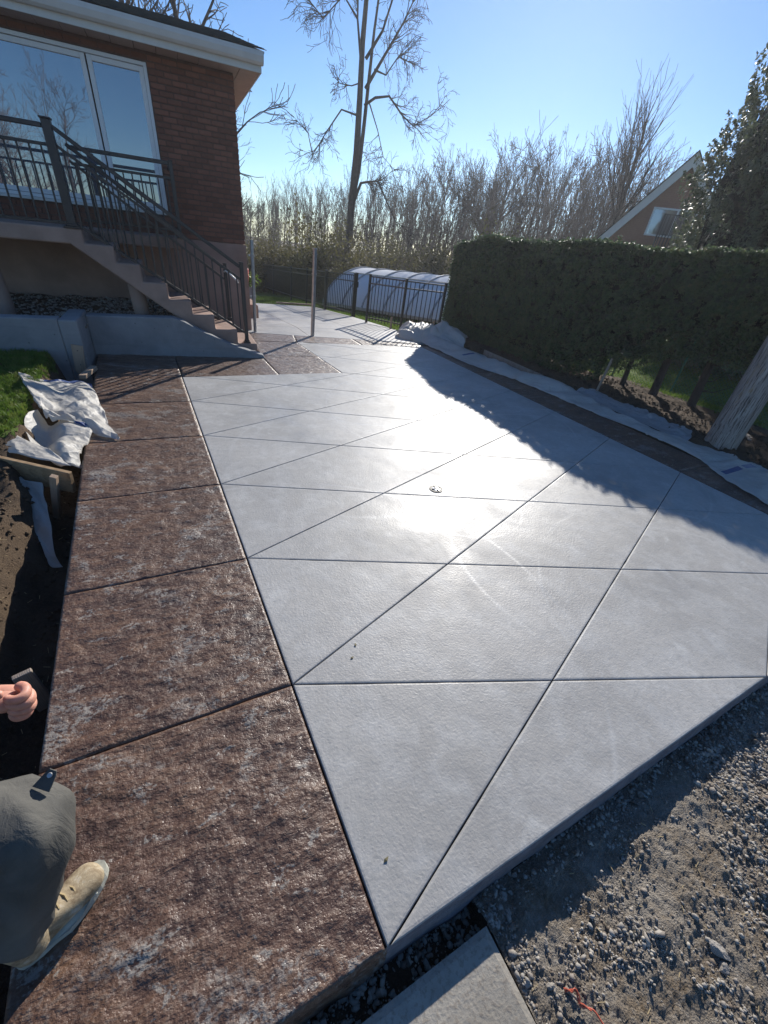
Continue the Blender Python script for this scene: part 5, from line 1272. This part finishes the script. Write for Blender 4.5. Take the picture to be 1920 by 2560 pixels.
wk = empty('person', HERE, label='worker crouching at the left edge in grey trousers and tan boots, one fist closed', cat='person')
def rel(p): return Vector(p)-HERE
hipR, hipL, pel, chest, neck, head = (-1.26, .46, .50), (-1.44, .46, .50), (-1.36, .40, .54), (-1.46, .72, .84), (-1.47, .86, 1.02), (-1.48, .96, 1.15)
kneeR, ankR, heelR, toeR = (-.800, .555, .465), (-.935, .47, .10), (-1.0, .40, .04), (-.755, .585, .04)
kneeL, ankL, toeL = (-1.50, .90, .10), (-1.55, .50, .06), (-1.56, .36, .03)
shR, elR, wrR = (-1.34, .92, .92), (-1.44, 1.26, .52), (-1.15, 1.285, .215)
shL, elL, wrL = (-1.62, .80, .92), (-1.75, 1.0, .62), (-1.58, 1.18, .36)
vb = [pel, chest, neck, head, (-1.48, 1.0, 1.24), shR, elR, wrR, (-1.075, 1.250, .200), shL, elL, wrL, (-1.50, 1.2, .30), hipR, kneeR, ankR, (-.86, .52, .05), hipL, kneeL, ankL, toeL]
eb = [(0, 1), (1, 2), (2, 3), (3, 4), (1, 5), (5, 6), (6, 7), (7, 8), (1, 9), (9, 10), (10, 11), (11, 12), (0, 13), (13, 14), (14, 15), (15, 16), (0, 17), (17, 18), (18, 19), (19, 20)]
rb_ = [.13, .13, .055, .09, .085, .055, .042, (.030, .026), (.034, .026), .055, .042, .027, .03, .085, .055, .038, .032, .085, .055, .04, .03]
body = skin_obj('body', [rel(p) for p in vb], eb, rb_, SKIN, wk, 2)
# right hand: palm with four curled fingers and a thumb, closed on the form edge
hb = Vector((-1.062, 1.248, .200)); fwd = Vector((.94, -.32, -.05)).normalized(); sd = Vector((.08, .10, 1)); sd = (sd-fwd*sd.dot(fwd)).normalized(); dn = sd.cross(fwd).normalized()
if dn.y > 0: dn = -dn
HK = 1.38
def HP_(f_, s_, d_): return hb+fwd*f_*HK+sd*s_*HK+dn*d_*HK
skin_obj('hand', [rel(p) for p in (HP_(-.085, 0, -.004), HP_(-.045, 0, 0), HP_(.005, 0, .006), HP_(.045, 0, .008))], [(0, 1), (1, 2), (2, 3)], [(.034, .030), (.038, .032), (.048, .036), (.046, .030)], SKIN, wk, 2)
for k, (so_, ln) in enumerate(((.034, .96), (.011, 1.06), (-.013, 1.02), (-.035, .86))):
    fv = [HP_(.028, so_*.9, .0), HP_(.056*ln, so_, .004), HP_(.074*ln, so_*1.03, .024), HP_(.074*ln, so_*1.03, .043), HP_(.055*ln, so_, .052), HP_(.036, so_*.95, .046), HP_(.026, so_*.9, .036)]
    skin_obj('finger', [rel(p) for p in fv], [(i, i+1) for i in range(6)], [.0208, .0214, .0205, .0200, .0186, .0168, .0140], SKIN, wk, 2)
skin_obj('palm', [rel(p) for p in (HP_(-.03, 0, .018), HP_(.010, 0, .026), HP_(.040, 0, .024))], [(0, 1), (1, 2)], [(.044, .036), (.050, .038), (.046, .034)], SKIN, wk, 2)
tv = [HP_(-.050, .018, .030), HP_(-.030, .046, .052), HP_(.002, .058, .058), HP_(.034, .056, .048)]
skin_obj('thumb', [rel(p) for p in tv], [(0, 1), (1, 2), (2, 3)], [.026, .0225, .0195, .0160], SKIN, wk, 2)
def fold(co, n_):
    w_ = co+HERE; t = noise.fractal(Vector((w_.x*6, w_.y*6, w_.z*5)), .8, 2, 3); u = 0
    return co+n_*(.009*t+.011*(.6-2*abs(noise.noise(Vector((w_.x*11+w_.y*9, w_.y*4-w_.x*3, w_.z*5))))))
sb = Vector(kneeR)
tvt = [hipR, (-1.03, .575, .475), (-.885, .59, .485), kneeR, (-.870, .52, .33), (-.915, .475, .20), (-.935, .445, .11)]
skin_obj('trousers', [rel(p) for p in [pel]+tvt+[hipL, (-1.47, .70, .30), kneeL, (-1.53, .65, .09), (-1.55, .50, .08)]], [(0, 1)]+[(i, i+1) for i in range(1, 7)]+[(0, 8), (8, 9), (9, 10), (10, 11), (11, 12)],
         [.16, .140, .138, .126, (.112, .110), .094, .080, .076, .12, .10, .09, .08, .06], TROUS, wk, 3, 0, fold)
skin_obj('shirt', [rel(p) for p in [(-1.36, .42, .58), (-1.41, .56, .72), chest, (-1.465, .82, .97), shR, (-1.33, 1.05, .72), elR, (-1.32, 1.27, .39), shL, elL, (-1.66, 1.09, .48)]], [(0, 1), (1, 2), (2, 3), (2, 4), (4, 5), (5, 6), (6, 7), (2, 8), (8, 9), (9, 10)],
         [.16, .155, .155, .075, .075, .062, .056, .05, .075, .06, .052], SHIRT, wk, 2, 0, fold)
hr = rock_mesh('hair', 2, .105, .12, .09, HAIR, 3, .05); link('hair', hr, wk, rel((-1.485, .955, 1.235)))
fc = B()      # face: nose, ears, eyes, mouth
hc = rel((-1.48, .98, 1.19))
for e in (-1, 1):
    fc.tube([hc+Vector((e*.033, .085, .02)), hc+Vector((e*.033, .100, .018))], [.012, .006], 8); fc.tube([hc+Vector((e*.085, -.01, .01)), hc+Vector((e*.105, -.02, .012))], [.025, .018], 8)
fc.tube([hc+Vector((0, .085, .025)), hc+Vector((0, .118, -.008)), hc+Vector((0, .09, -.015))], [.008, .014, .010], 8); fc.tube([hc+Vector((-.022, .088, -.045)), hc+Vector((0, .098, -.046)), hc+Vector((.022, .088, -.045))], [.004, .007, .004], 6)
fc.build('face', SKIN, wk, smooth=True)
# pocket flap with a stud on the thigh, and a side seam
fl = B(); fA = rel((-.776, .622, .556))
M_ = Matrix.Translation(fA) @ Euler((R(38), R(18), R(-35))).to_matrix().to_4x4()
pf = [(-.024, -.030), (.020, -.030), (.014, .008), (.009, .018), (-.009, .018), (-.014, .006)]
vs = [M_ @ Vector((x, y, .002)) for x, y in pf]+[M_ @ Vector((x, y, -.002)) for x, y in pf]; fl.add(vs, [tuple(range(6)), tuple(range(6, 12))[::-1]]+[(i, 6+i, 6+(i+1) % 6, (i+1) % 6) for i in range(6)])
fo = fl.build('pocket_flap', TROUS, wk); sdq = B(); sdq.tube([M_ @ Vector((0, .006, .001)), M_ @ Vector((0, .006, .006))], [.007, .006], 12); sdq.build('stud', STEEL, fo)
# boots
def boot(ank, toe, name, par):
    ank = Vector(ank); toe = Vector(toe); d = (toe-ank); d.z = 0; L = d.length; d.normalize(); s_ = Vector((d.y, -d.x, 0))
    q = B(); secs = [(x*.72, wd*.98, ht*1.06, z0) for x, wd, ht, z0 in ((-.055, .034, .055, .018), (-.03, .040, .075, .016), (.03, .040, .085, .016), (.09, .043, .074, .016), (.14, .049, .060, .016), (.19, .053, .054, .016), (.235, .050, .050, .018), (.262, .038, .042, .02), (.278, .016, .026, .024))]
    n = 16; vs = []
    for (x, wd, ht, z0) in secs:
        for k in range(n):
            a = 2*math.pi*k/n; cx_ = math.cos(a); sx = math.sin(a); zz = z0+(ht*(1+sx)/1 if sx > -1 else 0)*(.72 if True else 1)
            zz = z0+ht*(.5+.5*sx)*1.25; ww = wd*(abs(cx_)**.75)*(1 if cx_ > 0 else -1)
            vs.append(ank*0+Vector((ank.x, ank.y, 0))+d*x+s_*ww*(1-.12*(sx > 0)*(x < .1))+Vector((0, 0, zz)))
    fs = [(i*n+k, i*n+(k+1) % n, (i+1)*n+(k+1) % n, (i+1)*n+k) for i in range(len(secs)-1) for k in range(n)]+[tuple(range(n))[::-1], tuple((len(secs)-1)*n+k for k in range(n))]
    q.add([v-HERE for v in vs], fs); o = q.build(name, BOOT, par, smooth=True); m1 = o.modifiers.new('s', 'SUBSURF'); m1.levels = 1; m1.render_levels = 2
    sh_ = B(); sh_.tube([Vector((ank.x, ank.y, .06))-HERE, Vector((ank.x, ank.y, .12))-HERE+Vector((-.005, 0, 0)), Vector((ank.x, ank.y, .19))-HERE], [.05, .052, .055], 16, False); sh_.build('boot_shaft', BOOT, o if False else par, smooth=True)
    so2 = B(); nn = 22; ol = []
    for k in range(nn):
        a = 2*math.pi*k/nn; x = .082+.132*math.cos(a); wd = (.041 if x < .05 else .053)*math.sin(a)*(1.0)
        ol.append((Vector((ank.x, ank.y, 0))+d*x+s_*wd-HERE))
    so2.add([v+Vector((0, 0, .002)) for v in ol]+[v*1+Vector((0, 0, .024+(.022 if k_ < 5 or k_ > nn-5 else 0))) for k_, v in enumerate(ol)], [tuple(range(nn))[::-1], tuple(range(nn, 2*nn))]+[(i, (i+1) % nn, nn+(i+1) % nn, nn+i) for i in range(nn)]); so2.build('boot_sole', SOLE, par)
    lc = B()
    for k in range(4):
        x = .055+k*.022; zt = .118-k*.009
        lc.tube([Vector((ank.x, ank.y, 0))+d*x-s_*.018+Vector((0, 0, zt-.006))-HERE, Vector((ank.x, ank.y, 0))+d*(x+.004)+Vector((0, 0, zt))-HERE, Vector((ank.x, ank.y, 0))+d*x+s_*.018+Vector((0, 0, zt-.006))-HERE], .003, 5)
    lc.build('boot_laces', STRAW, par)
    tm = B(); tm.tube([Vector((ank.x, ank.y, 0))+d*(.150-.018*(1-abs(k)/4))+s_*(.0125*k)+Vector((0, 0, .079*math.sqrt(max(.02, 1-(k/4.4)**2))+.004))-HERE for k in range(-4, 5)], .0035, 6); tm.build('toe_seam', SOLE, par)
boot((-.925, .455, 0), toeR, 'boot', wk)
boot((-1.55, .60, 0), (-1.56, .36, 0), 'boot', wk)

# ---------------------------------------------------------------- added box that imitates the lens glare veil with thin haze
hz = B(); hz.box((-61, -61, -3.6), (120, 120, 18.5))
hm = bpy.data.materials.new('thin_glare_haze'); hm.use_nodes = True; hm.node_tree.nodes.clear()
ho = hm.node_tree.nodes.new('ShaderNodeOutputMaterial'); hv = hm.node_tree.nodes.new('ShaderNodeVolumePrincipled')
hv.inputs['Color'].default_value = (.88, .90, .95, 1); hv.inputs['Density'].default_value = .0012; hv.inputs['Anisotropy'].default_value = .5
hm.node_tree.links.new(hv.outputs[0], ho.inputs['Volume'])
tag(hz.build('glare_haze', hm), kind='stuff')
